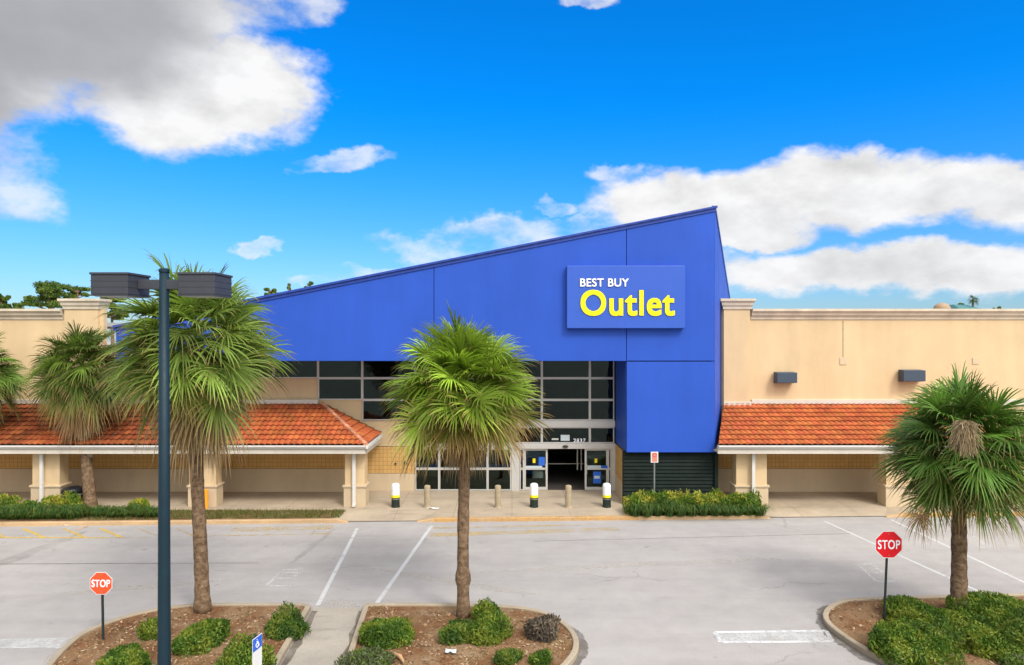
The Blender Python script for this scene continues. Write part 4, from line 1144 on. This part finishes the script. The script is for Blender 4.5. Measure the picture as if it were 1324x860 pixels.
# ------------------------------------------------------------------ palms
def frond(mb, c, az, elv, pl, bl, rng, hue, droop, nleaf=38, browntip=0.0):
    """costapalmate fan: petiole, then narrow leaflets that split and droop"""
    d = Vector((math.cos(az) * math.cos(elv), math.sin(az) * math.cos(elv), math.sin(elv)))
    s = Vector((-math.sin(az), math.cos(az), 0))
    sag = Vector((0, 0, -1))
    # petiole
    N = 4; pts = []
    for i in range(N + 1):
        t = i / N; pts.append(c + d * (pl * t) + sag * (0.10 * pl * t * t * (1 + droop)))
    w = 0.022
    pc = (hue[0] * 1.25, hue[1] * 1.15, hue[2] * 1.2)
    for i in range(N):
        a, b_ = pts[i], pts[i + 1]
        mb.add([a - s * w, a + s * w, b_ + s * w * .8, b_ - s * w * .8], [(0, 1, 2, 3)], pc)
    dd = (pts[-1] - pts[-2]).normalized()
    dd = (dd + sag * (0.20 + .55 * droop)).normalized()
    s = (s - dd * s.dot(dd)).normalized(); u = s.cross(dd)
    if u.z < 0: u = -u
    roll = rng.uniform(-.8, .8); s, u = s * math.cos(roll) + u * math.sin(roll), u * math.cos(roll) - s * math.sin(roll)
    h0 = pts[-1]
    for k in range(nleaf):
        f = (k + .5) / nleaf * 2 - 1
        a = f * R(128) + rng.uniform(-.04, .04)
        ln = bl * (0.62 + 0.38 * math.cos(a * 0.62)) * rng.uniform(0.88, 1.08)
        root = h0 + dd * (0.16 * bl * (1 - abs(f)))
        dl = (dd * math.cos(a) + s * math.sin(a) + u * (0.22 + .12 * rng.random()) * abs(math.sin(a))).normalized()
        side = (dl.cross(u)).normalized()
        tw = rng.uniform(-.7, .7); sd = side * math.cos(tw) + u * math.sin(tw)
        ww = bl * 0.022 * rng.uniform(.8, 1.2)
        dr = (droop * rng.uniform(.6, 1.4)) * ln
        prof = [(0.0, .45), (.30, 1.0), (.58, .8), (.82, .45), (1.0, .05)]
        vs = []; g_ = rng.uniform(.75, 1.3); cs = []
        br_ = browntip * rng.uniform(.4, 1.3)
        for (t, wk) in prof:
            p = root + dl * (ln * (t - .12 * droop * t ** 4)) + sag * (dr * (.55 * t ** 2 + .75 * t ** 5))
            vs += [p - sd * ww * wk, p + sd * ww * wk]
            col = [hue[i] * g_ for i in range(3)]
            m_ = min(max((t - 1 + br_) / max(br_, .05), 0), 1) if br_ > 0 else 0
            tan_ = (0.34 * g_, 0.20 * g_, 0.085 * g_)
            col = tuple(col[i] * (1 - m_) + tan_[i] * m_ for i in range(3))
            cs += [col, col]
        b0 = len(mb.v)
        mb.v += [tuple(p) for p in vs]; mb.c += cs
        for i in range(len(prof) - 1):
            mb.f.append((b0 + 2 * i, b0 + 2 * i + 1, b0 + 2 * i + 3, b0 + 2 * i + 2)); mb.mi.append(0)

def palm(label, base, top, rad, seed, trunk_r=0.2, n=58, elo=-62, ehi=84, green=(0.085, 0.155, 0.022), yellow=0.25, brown=0.3, droop=0.45, skirt=0, skirt_len=1.3, bulge=None, squash=1.0):
    rng = random.Random(seed)
    base = Vector(base); top = Vector(top)
    t = thing('palm_tree', base, label, 'palm tree', 'fan palms in front of the shops')
    mb = MB(); N = 40; path = []; rr = []
    for i in range(N + 1):
        k = i / N
        p = base.lerp(top, k) + Vector((.05 * math.sin(k * 5 + seed), .05 * math.cos(k * 4 + seed), 0)) * k
        if i == 0: p = p - Vector((0, 0, .12))
        path.append(p)
        r_ = trunk_r * (1.06 - .22 * k + .25 * math.exp(-k * 22)) * (1 + rng.uniform(-.06, .06))
        if bulge and abs(k - bulge) < .03: r_ *= 1.22
        rr.append(r_)
    mb.tube(path, rr, 14); mb.build('trunk', M_bark, t, smooth=True)
    c = path[-1]
    mb = MB()
    ga = 2.39996
    for i in range(n):
        k = (i + .5) / n                         # 0 lowest .. 1 top
        sv = math.sin(R(elo)) + (math.sin(R(ehi)) - math.sin(R(elo))) * k
        elv = math.asin(max(min(sv, .999), -.999)) + rng.uniform(-.10, .10)
        az = i * ga + rng.uniform(-.25, .25)
        L_ = rad * rng.uniform(.88, 1.08) * (1 - .10 * (k < .2)) * (squash if elv > .3 else 1)
        pl = L_ * rng.uniform(.30, .58); bl = L_ * rng.uniform(.44, .52)
        old = max(0, (.42 - k) / .42)
        g_ = rng.uniform(.8, 1.2)
        y_ = rng.random() * yellow * (.4 + old)
        g_ = rng.choice((.55, .8, 1.0, 1.2, 1.6)) * rng.uniform(.85, 1.15)
        hue = tuple(g_ * (green[j] * (1 - y_) + (0.20, 0.19, 0.03)[j] * y_) for j in range(3))
        frond(mb, c + Vector((0, 0, -.55 + .7 * k)), az, elv, pl, bl, rng, hue, droop * (.85 + .35 * old) * rng.uniform(.7, 1.4), 44, brown * (old ** .7) * 1.6 + .06)
    mb.build('crown', M_leaf, t)
    if skirt:
        mb = MB()
        for i in range(skirt):
            az = rng.uniform(0, 6.283); elv = R(rng.uniform(-82, -58)); g_ = rng.uniform(.75, 1.2)
            hue = rng.choice([(0.40, 0.27, 0.15), (0.48, 0.37, 0.22), (0.32, 0.20, 0.10), (0.38, 0.30, 0.14)])
            frond(mb, c + Vector((0, 0, rng.uniform(-.75, -.3))), az, elv, skirt_len * rng.uniform(.45, .6), skirt_len * rng.uniform(.55, .8), rng, tuple(h * g_ for h in hue), .5, 34, 0)
        mb.build('dead_fronds', M_dead, t)
    # persistent leaf boots under the crown
    mb = MB()
    for i in range(26):
        k = i / 26; az = i * 2.4; p0 = c + Vector((0, 0, -1.0 + .8 * k)); dr_ = Vector((math.cos(az), math.sin(az), 0))
        a = p0 + dr_ * trunk_r * .75; b_ = a + dr_ * .22 + Vector((0, 0, .26)); s = Vector((-dr_.y, dr_.x, 0)) * .055
        g_ = rng.uniform(.7, 1.2)
        b0_ = len(mb.v)
        mb.prism([a - s * 1.4, a + s * 1.4, b_ + s * .7, b_ - s * .7], (dr_ * -.03))
        mb.c += [(0.30 * g_, 0.20 * g_, 0.11 * g_)] * (len(mb.v) - b0_)
    mb.build('leaf_boots', M_dead, t)
    return t

Ym = F * (CAM_H - .12) / (795 - 430)
palm('middle palm with a round lime green crown and tan leaf tips', G(599, 795, .12), P(599.5, 500, Ym), 2.32, 4, .165, 128, -34, 88, (0.185, 0.29, 0.028), .5, .85, .19, 20, 1.1, .17)
Yl = F * (CAM_H - .12) / (788 - 430)
palm('tallest palm behind the lamp post with a loose grey green crown and hanging dead leaves', G(262, 788, .12), P(250, 438, Yl), 2.72, 8, .185, 92, -40, 87, (0.165, 0.245, 0.045), .35, .3, .20, 30, 1.8)
Yr = F * (CAM_H - .12) / (800 - 430)
PR = palm('short palm with a dense dark green crown rising from the right island shrubs', G(1239, 800, .12), P(1243, 573, Yr), 2.3, 15, .195, 104, -42, 87, (0.08, 0.165, 0.028), .30, .2, .20, 3, 1.2)
Ys = F * (CAM_H - SW) / (655 - 430)
PS = palm('smaller olive green palm against the tiled arcade roof beside the trash bin', G(117, 656, SW), P(104, 476, Ys), 2.4, 21, .24, 84, -36, 87, (0.10, 0.165, 0.025), .35, .35, .30, 12, 1.7)
palm('palm cut off by the left picture edge in front of the arcade roof', G(-22, 656, SW), P(-26, 478, Ys), 2.0, 27, .22, 76, -48, 84, (0.095, 0.17, 0.025), .25, .2, .30, 6, 1.4)

mb = MB(); rng_ = random.Random(4)
for (a, b_, r0) in (((117, 588), (104, 574), .13), ((118, 586), (129, 570), .12), ((116, 590), (110, 570), .10), ((118, 590), (123, 571), .10)):
    p, q = P(*a, Ys - .15), P(*b_, Ys - .3); n0 = len(mb.v); mb.tube([p, (p + q) / 2 + Vector((0, -.05, .04)), q], [r0, r0 * .7, r0 * .35], 7); mb.c += [(0.36, 0.29, 0.20)] * (len(mb.v) - n0)
mb.build('broken_leaf_boots', M_dead, PS)
# dry flower stalks hanging in the right palm (parts of it)
def plume(parent, c, rx, rz, n, seed):
    rng = random.Random(seed); mb = MB(); c = Vector(c)
    for i in range(n):
        a = rng.uniform(0, 6.283); top_ = c + Vector((0, .2, rz * .9))
        q = c + Vector((rx * rng.uniform(-1, 1), rng.uniform(-.35, .25), rz * rng.uniform(-1, .8)))
        q.x = c.x + (q.x - c.x) * math.sqrt(max(.08, 1 - ((q.z - c.z) / (rz * 1.05)) ** 2))
        mid = (top_ + q) / 2 + Vector((rng.uniform(-.1, .1), -.12, .05)); g_ = rng.uniform(.7, 1.2)
        s = Vector((rng.uniform(-1, 1), rng.uniform(-1, 1), rng.uniform(-1, 1))).normalized() * .007
        mb.add([top_ - s, top_ + s, mid + s, mid - s], [(0, 1, 2, 3)], (.30 * g_, .225 * g_, .13 * g_))
        mb.add([mid - s, mid + s, q + s, q - s], [(0, 1, 2, 3)], (.33 * g_, .25 * g_, .15 * g_))
    return mb.build('dry_flower_stalk', M_dead, parent)
plume(PR, P(1246, 567, Yr - 1.7), .40, .48, 520, 3)
plume(PR, P(1312, 580, Yr - .5), .45, .35, 130, 7)
mb = MB(); rng_ = random.Random(9)
frond(mb, P(1190, 655, Yr - .7), -2.4, R(-84), .2, .5, rng_, (0.26, 0.17, 0.085), .5, 30, 0); frond(mb, P(1193, 655, Yr - .7), -1.5, R(-86), .2, .5, rng_, (0.32, 0.21, 0.10), .5, 30, 0)
mb.build('hanging_dead_frond', M_dead, PR)

# ------------------------------------------------------------------ shrubs and hedges
def leaves(mb, n, c, rx, ry, rz, size, pal, rng, lumps=10, flat=0.0, fill=.55):
    bumps = [(Vector((rng.gauss(0, 1), rng.gauss(0, 1), abs(rng.gauss(0, .8)))).normalized(), rng.uniform(.06, .34)) for _ in range(lumps)]
    c = Vector(c)
    for _ in range(n):
        d = Vector((rng.gauss(0, 1), rng.gauss(0, 1), abs(rng.gauss(0, 1)) - .12)).normalized()
        k = 0.84 + sum(h * max(0, d.dot(b)) ** 7 for b, h in bumps) + .20 * mnoise.noise(d * 3.2 + c)
        rr_ = k * (1 - (1 - fill) * rng.random() ** 1.6)
        p = c + Vector((d.x * rx, d.y * ry, max(d.z, -.05) ** (.8 if d.z > 0 else 1) * rz)) * rr_ + Vector((0, 0, size * .8 * rng.random() ** 3))
        nrm_ = (d * .9 + Vector((rng.gauss(0, .6), rng.gauss(0, .6), rng.gauss(.3, .6)))).normalized()
        a = nrm_.orthogonal().normalized(); b = nrm_.cross(a); th_ = rng.uniform(0, 6.283)
        a, b = a * math.cos(th_) + b * math.sin(th_), b * math.cos(th_) - a * math.sin(th_)
        if rng.random() < .55: a = (a * .5 + d * .4 + Vector((0, 0, .7))).normalized(); b = a.cross(Vector((rng.gauss(0, 1), rng.gauss(0, 1), .1))).normalized()
        s = size * rng.uniform(.65, 1.5)
        i = rng.random(); q = pal[int(i ** 1.0 * len(pal)) % len(pal)]; g_ = rng.uniform(.7, 1.3)
        mn_ = mnoise.noise(p * 2.2)
        if mn_ > .16: q = pal[-1]
        elif mn_ < -.22: q = pal[0]
        mb.add([p - a * s, p - b * s * .34 + a * s * .05, p + a * s, p + b * s * .34 + a * s * .05], [(0, 1, 2, 3)], (q[0] * g_, q[1] * g_, q[2] * g_))

GREEN = [(0.062, 0.125, 0.014), (0.095, 0.175, 0.02), (0.13, 0.215, 0.026), (0.19, 0.24, 0.03)]
DEEP = [(0.05, 0.10, 0.016), (0.075, 0.14, 0.02), (0.10, 0.175, 0.024), (0.15, 0.20, 0.03)]
GOLD = [(0.12, 0.20, 0.02), (0.22, 0.28, 0.03), (0.32, 0.33, 0.04), (0.40, 0.38, 0.05)]
def shrub(px, py, wpx, hpx, label, pal=GREEN, seed=0, n=None, group='clipped shrubs on the planted islands', dens=1.0, twig=(0.16, 0.11, 0.07), mat=M_leaf, size=.042, name='shrub'):
    """px,py: the shrub's foot centre in the photo; w,h: its size in photo pixels"""
    b = G(px, py, .12); rx = wpx * b.y / F / 2; rz = max(hpx * b.y / F - rx * .42, .24); rng = random.Random(seed)
    ry = rx * .9
    t = thing(name, b, label, 'shrub', group)
    n = n or int(8200 * (rx / .7) ** 2 * dens)
    mb = MB(); leaves(mb, n, b, rx, ry, rz, size, pal, rng, lumps=int(8 + 22 * max(rx - .55, 0))); mb.build('foliage', mat, t)
    mb = MB()
    for i in range(14):
        a = rng.uniform(0, 6.283); r_ = rx * rng.uniform(.3, .8); q = b + Vector((math.cos(a) * r_, math.sin(a) * r_, rz * rng.uniform(.4, .8)))
        m_ = b.lerp(q, .5) + Vector((0, 0, .04)); b0_ = len(mb.v); mb.tube([b + Vector((0, 0, -.03)), m_, q], [.014, .009, .004], 5); mb.c += [twig] * (len(mb.v) - b0_)
    mb.build('stem', M_chip, t)
    return t
# left island
shrub(260, 832, 68, 40, 'rounded green shrub at the foot of the tallest palm', GREEN, 1)
shrub(199, 821, 38, 30, 'small green shrub half hidden behind the lamp post', GREEN, 2)
shrub(369, 818, 54, 32, 'green shrub by the left kerb of the concrete path', DEEP, 3)
shrub(160, 862, 68, 34, 'low spreading green shrub beneath the orange stop sign', GREEN, 4)
shrub(316, 864, 66, 44, 'green shrub behind the wheelchair parking sign', GREEN, 5)
# middle island
shrub(497, 826, 72, 37, 'wide rounded shrub at the corner of the middle island', GREEN, 6)
shrub(596, 824, 52, 30, 'green shrub at the foot of the middle palm, left of its trunk', DEEP, 7)
shrub(629, 827, 52, 38, 'green shrub at the foot of the middle palm, right of its trunk', GREEN, 8)
shrub(629, 799, 38, 25, 'small round shrub behind the middle palm by the kerb', GREEN, 9)
shrub(480, 862, 58, 32, 'patchy shrub with grey twigs beside the concrete path', [(0.10, 0.13, 0.05), (0.12, 0.15, 0.06), (0.15, 0.16, 0.09), (0.11, 0.17, 0.03)], 10, dens=.8)
shrub(656, 853, 34, 20, 'small dark shrub in front of the middle palm shrubs', DEEP, 12)
shrub(697, 856, 28, 18, 'smallest round shrub at the edge of the middle island', GREEN, 13)
shrub(701, 822, 46, 32, 'dead grey brown shrub on the middle island', [(0.10, 0.082, 0.062), (0.145, 0.115, 0.085), (0.075, 0.062, 0.05), (0.18, 0.145, 0.105)], 14, dens=.9, mat=M_dead, size=.045)
# right island
gr = 'sprawling shrubs on the right island'
shrub(1170, 846, 84, 48, 'sprawling shrub at the foot of the red stop sign', GREEN, 15, group=gr)
shrub(1192, 808, 92, 38, 'shrub between the red stop sign and the short palm', GREEN, 16, group=gr)
shrub(1228, 832, 80, 38, 'shrub in front of the short palm trunk', DEEP, 17, group=gr)
shrub(1290, 806, 110, 46, 'tall shrub at the right edge behind the short palm', GREEN, 18, group=gr)
shrub(1288, 838, 88, 42, 'shrub right of the short palm trunk near the mulch', GREEN, 19, group=gr)
shrub(1340, 838, 90, 52, 'shrub cut off by the right picture edge', DEEP, 20, group=gr)
shrub(1312, 862, 44, 22, 'thin greyish shrub at the lower right corner', [(0.10, 0.13, 0.05), (0.12, 0.15, 0.06), (0.15, 0.16, 0.09), (0.11, 0.17, 0.03)], 22, dens=.7, group=gr)

def strap_clump(mb, b, r_, h, n, pal, rng):
    for _ in range(n):
        a = rng.uniform(0, 6.283); q = rng.uniform(0, r_ * .5); p = Vector(b) + Vector((math.cos(a) * q, math.sin(a) * q, 0))
        a2 = a + rng.uniform(-.8, .8); o = Vector((math.cos(a2), math.sin(a2), 0)); s = Vector((-o.y, o.x, 0)) * rng.uniform(.007, .013)
        H = h * rng.uniform(.6, 1.1); L_ = r_ * rng.uniform(.5, 1.1); k = rng.choice(pal); g_ = rng.uniform(.7, 1.25)
        pts = [p, p + o * L_ * .3 + Vector((0, 0, H * .75)), p + o * L_ * .7 + Vector((0, 0, H)), p + o * L_ * 1.1 + Vector((0, 0, H * .72))]
        w = [1, 1, .7, .1]; vs = []
        for pt, ww in zip(pts, w): vs += [pt - s * ww, pt + s * ww]
        mb.add(vs, [(0, 1, 3, 2), (2, 3, 5, 4), (4, 5, 7, 6)], (k[0] * g_, k[1] * g_, k[2] * g_))
STRAP = [(0.035, 0.085, 0.018), (0.05, 0.115, 0.02), (0.07, 0.145, 0.025), (0.14, 0.17, 0.03)]
_proto = []
def clumps(spots, label, group, h=.46, r_=.36, seed=1):
    rng = random.Random(seed)
    for i, (x, y) in enumerate(spots):
        if i < 3:
            mb = MB(); strap_clump(mb, (x, y, SW), r_, h, 260, STRAP, rng)
            o = mb.build('lily_turf', M_leaf, org=(x, y, SW))
            src = o if i == 0 else o
            if i == 0: ps = []
            ps.append(o)
        else:
            o = ps[i % 3].copy(); COL.objects.link(o); o.location = (x, y, SW); o.rotation_euler = (0, 0, rng.uniform(0, 6.28)); k_ = rng.uniform(.8, 1.25); o.scale = (k_, k_, rng.uniform(.75, 1.2))
        tag(o, label, 'border plant', group)

# hedge before the louvre
b = Vector((X(897, 29.8), 29.8, SW)); t = thing('hedge', b, 'clipped hedge with gold green leaves before the dark louver', 'hedge')
rng = random.Random(51); mb = MB()
x0h, x1h = X(813, 29.8), X(978, 29.8)
N_ = 17
for i in range(N_):
    x = x0h + (x1h - x0h) * (i + .5) / N_
    leaves(mb, 1250, (x, 29.75 + rng.uniform(-.08, .08), SW), .44, .55, .88 + rng.uniform(-.05, .04), .06, GOLD if i not in (3, 4, 13, 15, 16) else GREEN + [GOLD[0]], rng, 6, fill=.5)
mb.build('foliage', M_leaf, t)
mb = MB()
for i in range(30):
    x = rng.uniform(x0h, x1h); mb.tube([(x, 29.8, SW - .02), (x + rng.uniform(-.15, .15), 29.75, SW + .7)], [.014, .006], 5)
mb.build('stem', M_wood, t)
spots = [(x0h + (x1h - x0h + .3) * (i + .5) / 12 - .1, 29.12 + 0.036 * 6 * (i / 12) + random.Random(i).uniform(-.06, .06)) for i in range(12)]
clumps(spots, 'dark strap leaved lily turf clump along the front of the louver hedge', 'lily turf along the louver hedge', .55, .42, 3)

# left planting strip: soil, gold shrubs, lily turf, grass
bx0, bx1 = -45.0, X(436, 29.6)
bed = sheet([(bx0, YK(bx0) + .2, 0), (bx1, YK(bx1) + .2, 0), (bx1, 30.05, 0), (bx0, 29.9, 0)], SW + .012)
tag(bed.build('planting_bed', M_mulch), kind='structure')
def gold(px, py, w, h, label, seed, pal=GOLD):
    b = G(px, py, SW); rx = w * b.y / F / 2; rng = random.Random(seed); t = thing('gold_shrub', b, label, 'shrub', 'gold leaved shrubs before the arcade')
    mb = MB(); leaves(mb, 2000, b, rx, .42, h * b.y / F, .06, pal, rng, 7, fill=.5); mb.build('foliage', M_leaf, t)
    mb = MB()
    for i in range(8): mb.tube([b, b + Vector((rng.uniform(-.3, .3), rng.uniform(-.2, .2), h * b.y / F * .7))], [.012, .005], 5)
    mb.build('stem', M_wood, t)
gold(10, 662, 46, 24, 'gold shrub at the left picture edge before the arcade', 61)
gold(66, 663, 40, 24, 'gold shrub at the base of the cream column beside the bin', 62)
gold(93, 661, 26, 21, 'gold shrub just in front of the black trash bin', 63)
gold(38, 664, 30, 18, 'dull green shrub left of the cream column', 64, GREEN)
gold(182, 660, 24, 16, 'lone gold shrub right of the smaller olive palm', 65)
spots = []
for i in range(20):
    px = -30 + i * 6.9
    if px < 104: spots.append((X(px, 28.75), 28.62 + .036 * X(px, 28.75) * .6 + .55 + random.Random(i).uniform(-.1, .1)))
clumps(spots, 'dark lily turf clump below the gold shrubs on the left strip', 'lily turf below the gold shrubs', .48, .40, 5)
spots = [(X(126 + i * 8.2, 29.2), 29.0 + random.Random(i + 40).uniform(-.14, .2)) for i in range(11)]
clumps(spots, 'lily turf clump between the smaller palm and the lamp post', 'lily turf right of the smaller palm', .40, .36, 7)
mb = MB(); rng = random.Random(77); GR = [(0.07, 0.13, 0.02), (0.10, 0.15, 0.03), (0.19, 0.17, 0.05), (0.26, 0.19, 0.08)]
for _ in range(9000):
    x = rng.uniform(X(108, 29.3), bx1 + .3); y = rng.uniform(YK(x) + .22, 29.95)
    if mnoise.noise((x * 1.2, y * 1.2, 3)) < -.25 and rng.random() < .7: continue
    a = rng.uniform(0, 6.283); h = rng.uniform(.05, .17); s = Vector((math.cos(a), math.sin(a), 0)) * .012; p = Vector((x, y, SW + .01)); k = rng.choice(GR); g_ = rng.uniform(.7, 1.2)
    mb.add([p - s, p + s, p + Vector((rng.uniform(-.07, .07), rng.uniform(-.07, .07), h))], [(0, 1, 2)], (k[0] * g_, k[1] * g_, k[2] * g_))
tag(mb.build('grass', M_leaf), kind='stuff')
# weeds on the islands
mb = MB()
for (loop, sd) in ((IN_L, 3), (IN_M, 11), (IN_R, 23)):
    xs_ = [p.x for p in loop]; ys_ = [p.y for p in loop]
    for _ in range(1500):
        x = rng.uniform(min(xs_), max(xs_)); y = rng.uniform(14, max(ys_))
        if not inside((x, y), loop) or mnoise.noise((x * .9, y * .9, sd + 4)) < .12: continue
        a = rng.uniform(0, 6.283); h = rng.uniform(.03, .10); s = Vector((math.cos(a), math.sin(a), 0)) * .010; p = Vector((x, y, soil_z(x, y, sd))); k = rng.choice(GR); g_ = rng.uniform(.7, 1.2)
        mb.add([p - s, p + s, p + Vector((rng.uniform(-.05, .05), rng.uniform(-.05, .05), h))], [(0, 1, 2)], (k[0] * g_, k[1] * g_, k[2] * g_))
tag(mb.build('weeds', M_leaf), kind='stuff')

# ------------------------------------------------------------------ small litter
def crumple(name, px, py, w, h, label, cat, mat, z0, seed):
    b = G(px, py, z0); rng = random.Random(seed); mb = MB(); N = 5; vs = []; fs = []
    for i in range(N):
        for j in range(N):
            vs.append((b.x + (i / (N - 1) - .5) * w + rng.uniform(-.03, .03) * w, b.y + (j / (N - 1) - .5) * h, b.z + .012 + abs(rng.gauss(0, .02))))
    for i in range(N - 1):
        for j in range(N - 1): fs.append((i * N + j, (i + 1) * N + j, (i + 1) * N + j + 1, i * N + j + 1))
    mb.add(vs, fs); o = mb.build(name, mat, org=b); so = o.modifiers.new('thickness', 'SOLIDIFY'); so.thickness = .004
    tag(o, label, cat)
crumple('paper_scrap', 583, 843, .26, .16, 'small crumpled pale paper scrap on the mulch of the middle island', 'litter', M_paper, .16, 1)
crumple('paper_scrap', 85, 679, .32, .2, 'white paper scrap lying against the left kerb', 'litter', M_signw, .01, 2)
crumple('utility_plate', 560, 658, .5, .25, 'small pale metal plate set in the sidewalk beside a bollard', 'plate', M_signw, SW - .01, 3)
def branch(px, py, px2, py2, label, rad=.05):
    a, b_ = G(px, py, .2), G(px2, py2, .2); mb = MB(); m_ = (a + b_) / 2 + Vector((.03, 0, .04)); mb.tube([a, m_, b_], [rad * .7, rad, rad * .5], 8); o = mb.build('fallen_palm_stalk', M_wood, org=a); tag(o, label, 'branch')
branch(509, 845, 522, 856, 'short fallen tan stalk on the mulch beside the patchy shrub')
branch(98, 686, 114, 681, 'dry brown frond piece on the asphalt near the left kerb', .025)

# ------------------------------------------------------------------ trees and roofs beyond
def far_tree(name, px, py_top, py_bot, wpx, Y, label, seed, pal=DEEP, clusters=16, group='trees beyond the shops'):
    rng = random.Random(seed); b = Vector((X(px, Y), Y, 0)); t = thing(name, b, label, 'tree', group)
    zt = Z(py_top, Y); zb = min(Z(py_bot, Y), zt - 2); w = wpx * Y / F / 2
    mb = MB(); mb.tube([b, (b.x + .1, Y, zb * .6), (b.x - .1, Y, zt - .6)], [.34, .26, .08], 8)
    cs = []
    for i in range(int(clusters * 1.7)):
        k = rng.random(); zc = zb + (zt - zb) * (0.15 + .75 * k); q = w * (1.05 - .55 * k) * rng.uniform(.25, 1)
        a = rng.uniform(0, 6.283); c = Vector((b.x + math.cos(a) * q, Y + math.sin(a) * q, zc)); cs.append(c)
        mb.tube([(b.x, Y, zc - q * .35), c], [.09, .03], 5)
    mb.build('trunk', M_bark, t)
    mb = MB()
    for c in cs:
        r_ = w * rng.uniform(.16, .34); leaves(mb, 420, c - Vector((0, 0, r_ * .3)), r_, r_, r_ * .75, .15, pal, rng, 6, fill=.25)
    mb.build('crown', M_leaf, t)
far_tree('pine_tree', 64, 363, 402, 62, 85, 'broad dark pine rising over the left parapet', 101, clusters=20)
far_tree('pine_tree', 101, 369, 402, 40, 88, 'narrow pine between the left pier and the lamp head', 102, clusters=14)
far_tree('pine_tree', 2, 380, 404, 28, 80, 'pine top at the left picture edge above the parapet', 103, clusters=9)
far_tree('pine_tree', 145, 378, 420, 44, 92, 'pine just right of the left cornice pier', 104, clusters=14)
far_tree('pine_tree', 24, 392, 406, 26, 100, 'low dark treetop above the left parapet', 105, clusters=8)
far_tree('pine_tree', 348, 371, 400, 26, 95, 'rounded treetop at the low end of the blue roofline', 106, GREEN, clusters=9)
far_tree('pine_tree', 374, 364, 392, 16, 95, 'small pine tip above the blue roofline, middle of three', 107, clusters=6)
far_tree('pine_tree', 399, 363, 388, 16, 97, 'small pine tip farthest up the blue roofline', 108, clusters=6)
far_tree('round_tree', 1155, 395, 410, 11, 120, 'tiny dark treetop alone above the right parapet', 109, clusters=4)
far_tree('round_tree', 1242, 391, 412, 15, 130, 'dark treetop between the tan dome and the far palm', 110, clusters=6)
far_tree('round_tree', 1290, 395, 410, 14, 130, 'low treetop rightmost above the right parapet', 111, clusters=5)
# far fan palm
b = Vector((X(1257.5, 125), 125, 0)); t = thing('palm_tree', b, 'tiny far palm silhouette above the right parapet', 'palm tree', 'trees beyond the shops'); rng = random.Random(5)
mb = MB(); tp = P(1258, 387, 125); mb.tube([b, tp], [.25, .18], 8); mb.build('trunk', M_bark, t)
mb = MB()
for i in range(22): frond(mb, tp, i * 2.4, R(rng.uniform(-50, 80)), .5, .75, rng, (0.05, 0.09, 0.02), .4, 16)
mb.build('crown', M_leaf, t)
# far building with a tan dome and teal roof
b = Vector((X(1240, 122), 150, 0)); t = thing('domed_building', b, 'far building with a tan dome and teal roof over the right parapet', 'building')
c = Vector((X(1227, 122), 122, 0)); rD = 10 * 122 / F
mb = MB(); mb.box(c.x - 3, c.x + 7, 122, 134, 0, Z(401, 122)); mb.build('wall', M_creamlt, t)
mb = MB(); prof = [(rD * math.cos(R(a)), rD * .8 * math.sin(R(a))) for a in range(0, 88, 8)] ; mb.lathe((c.x, 124, Z(399, 122)), [(rD, -.6)] + prof, 24); mb.build('dome', M_dome, t, smooth=True)
mb = MB(); x0, x1 = X(1241, 123), X(1270, 123); zz = Z(399.5, 123)
mb.prism([(x0, 123, zz), (x1, 123, zz), (X(1262, 123), 126, Z(393, 123)), (X(1247, 123), 126, Z(393, 123))], (0, 6, 0)); mb.build('roof', M_tealroof, t)
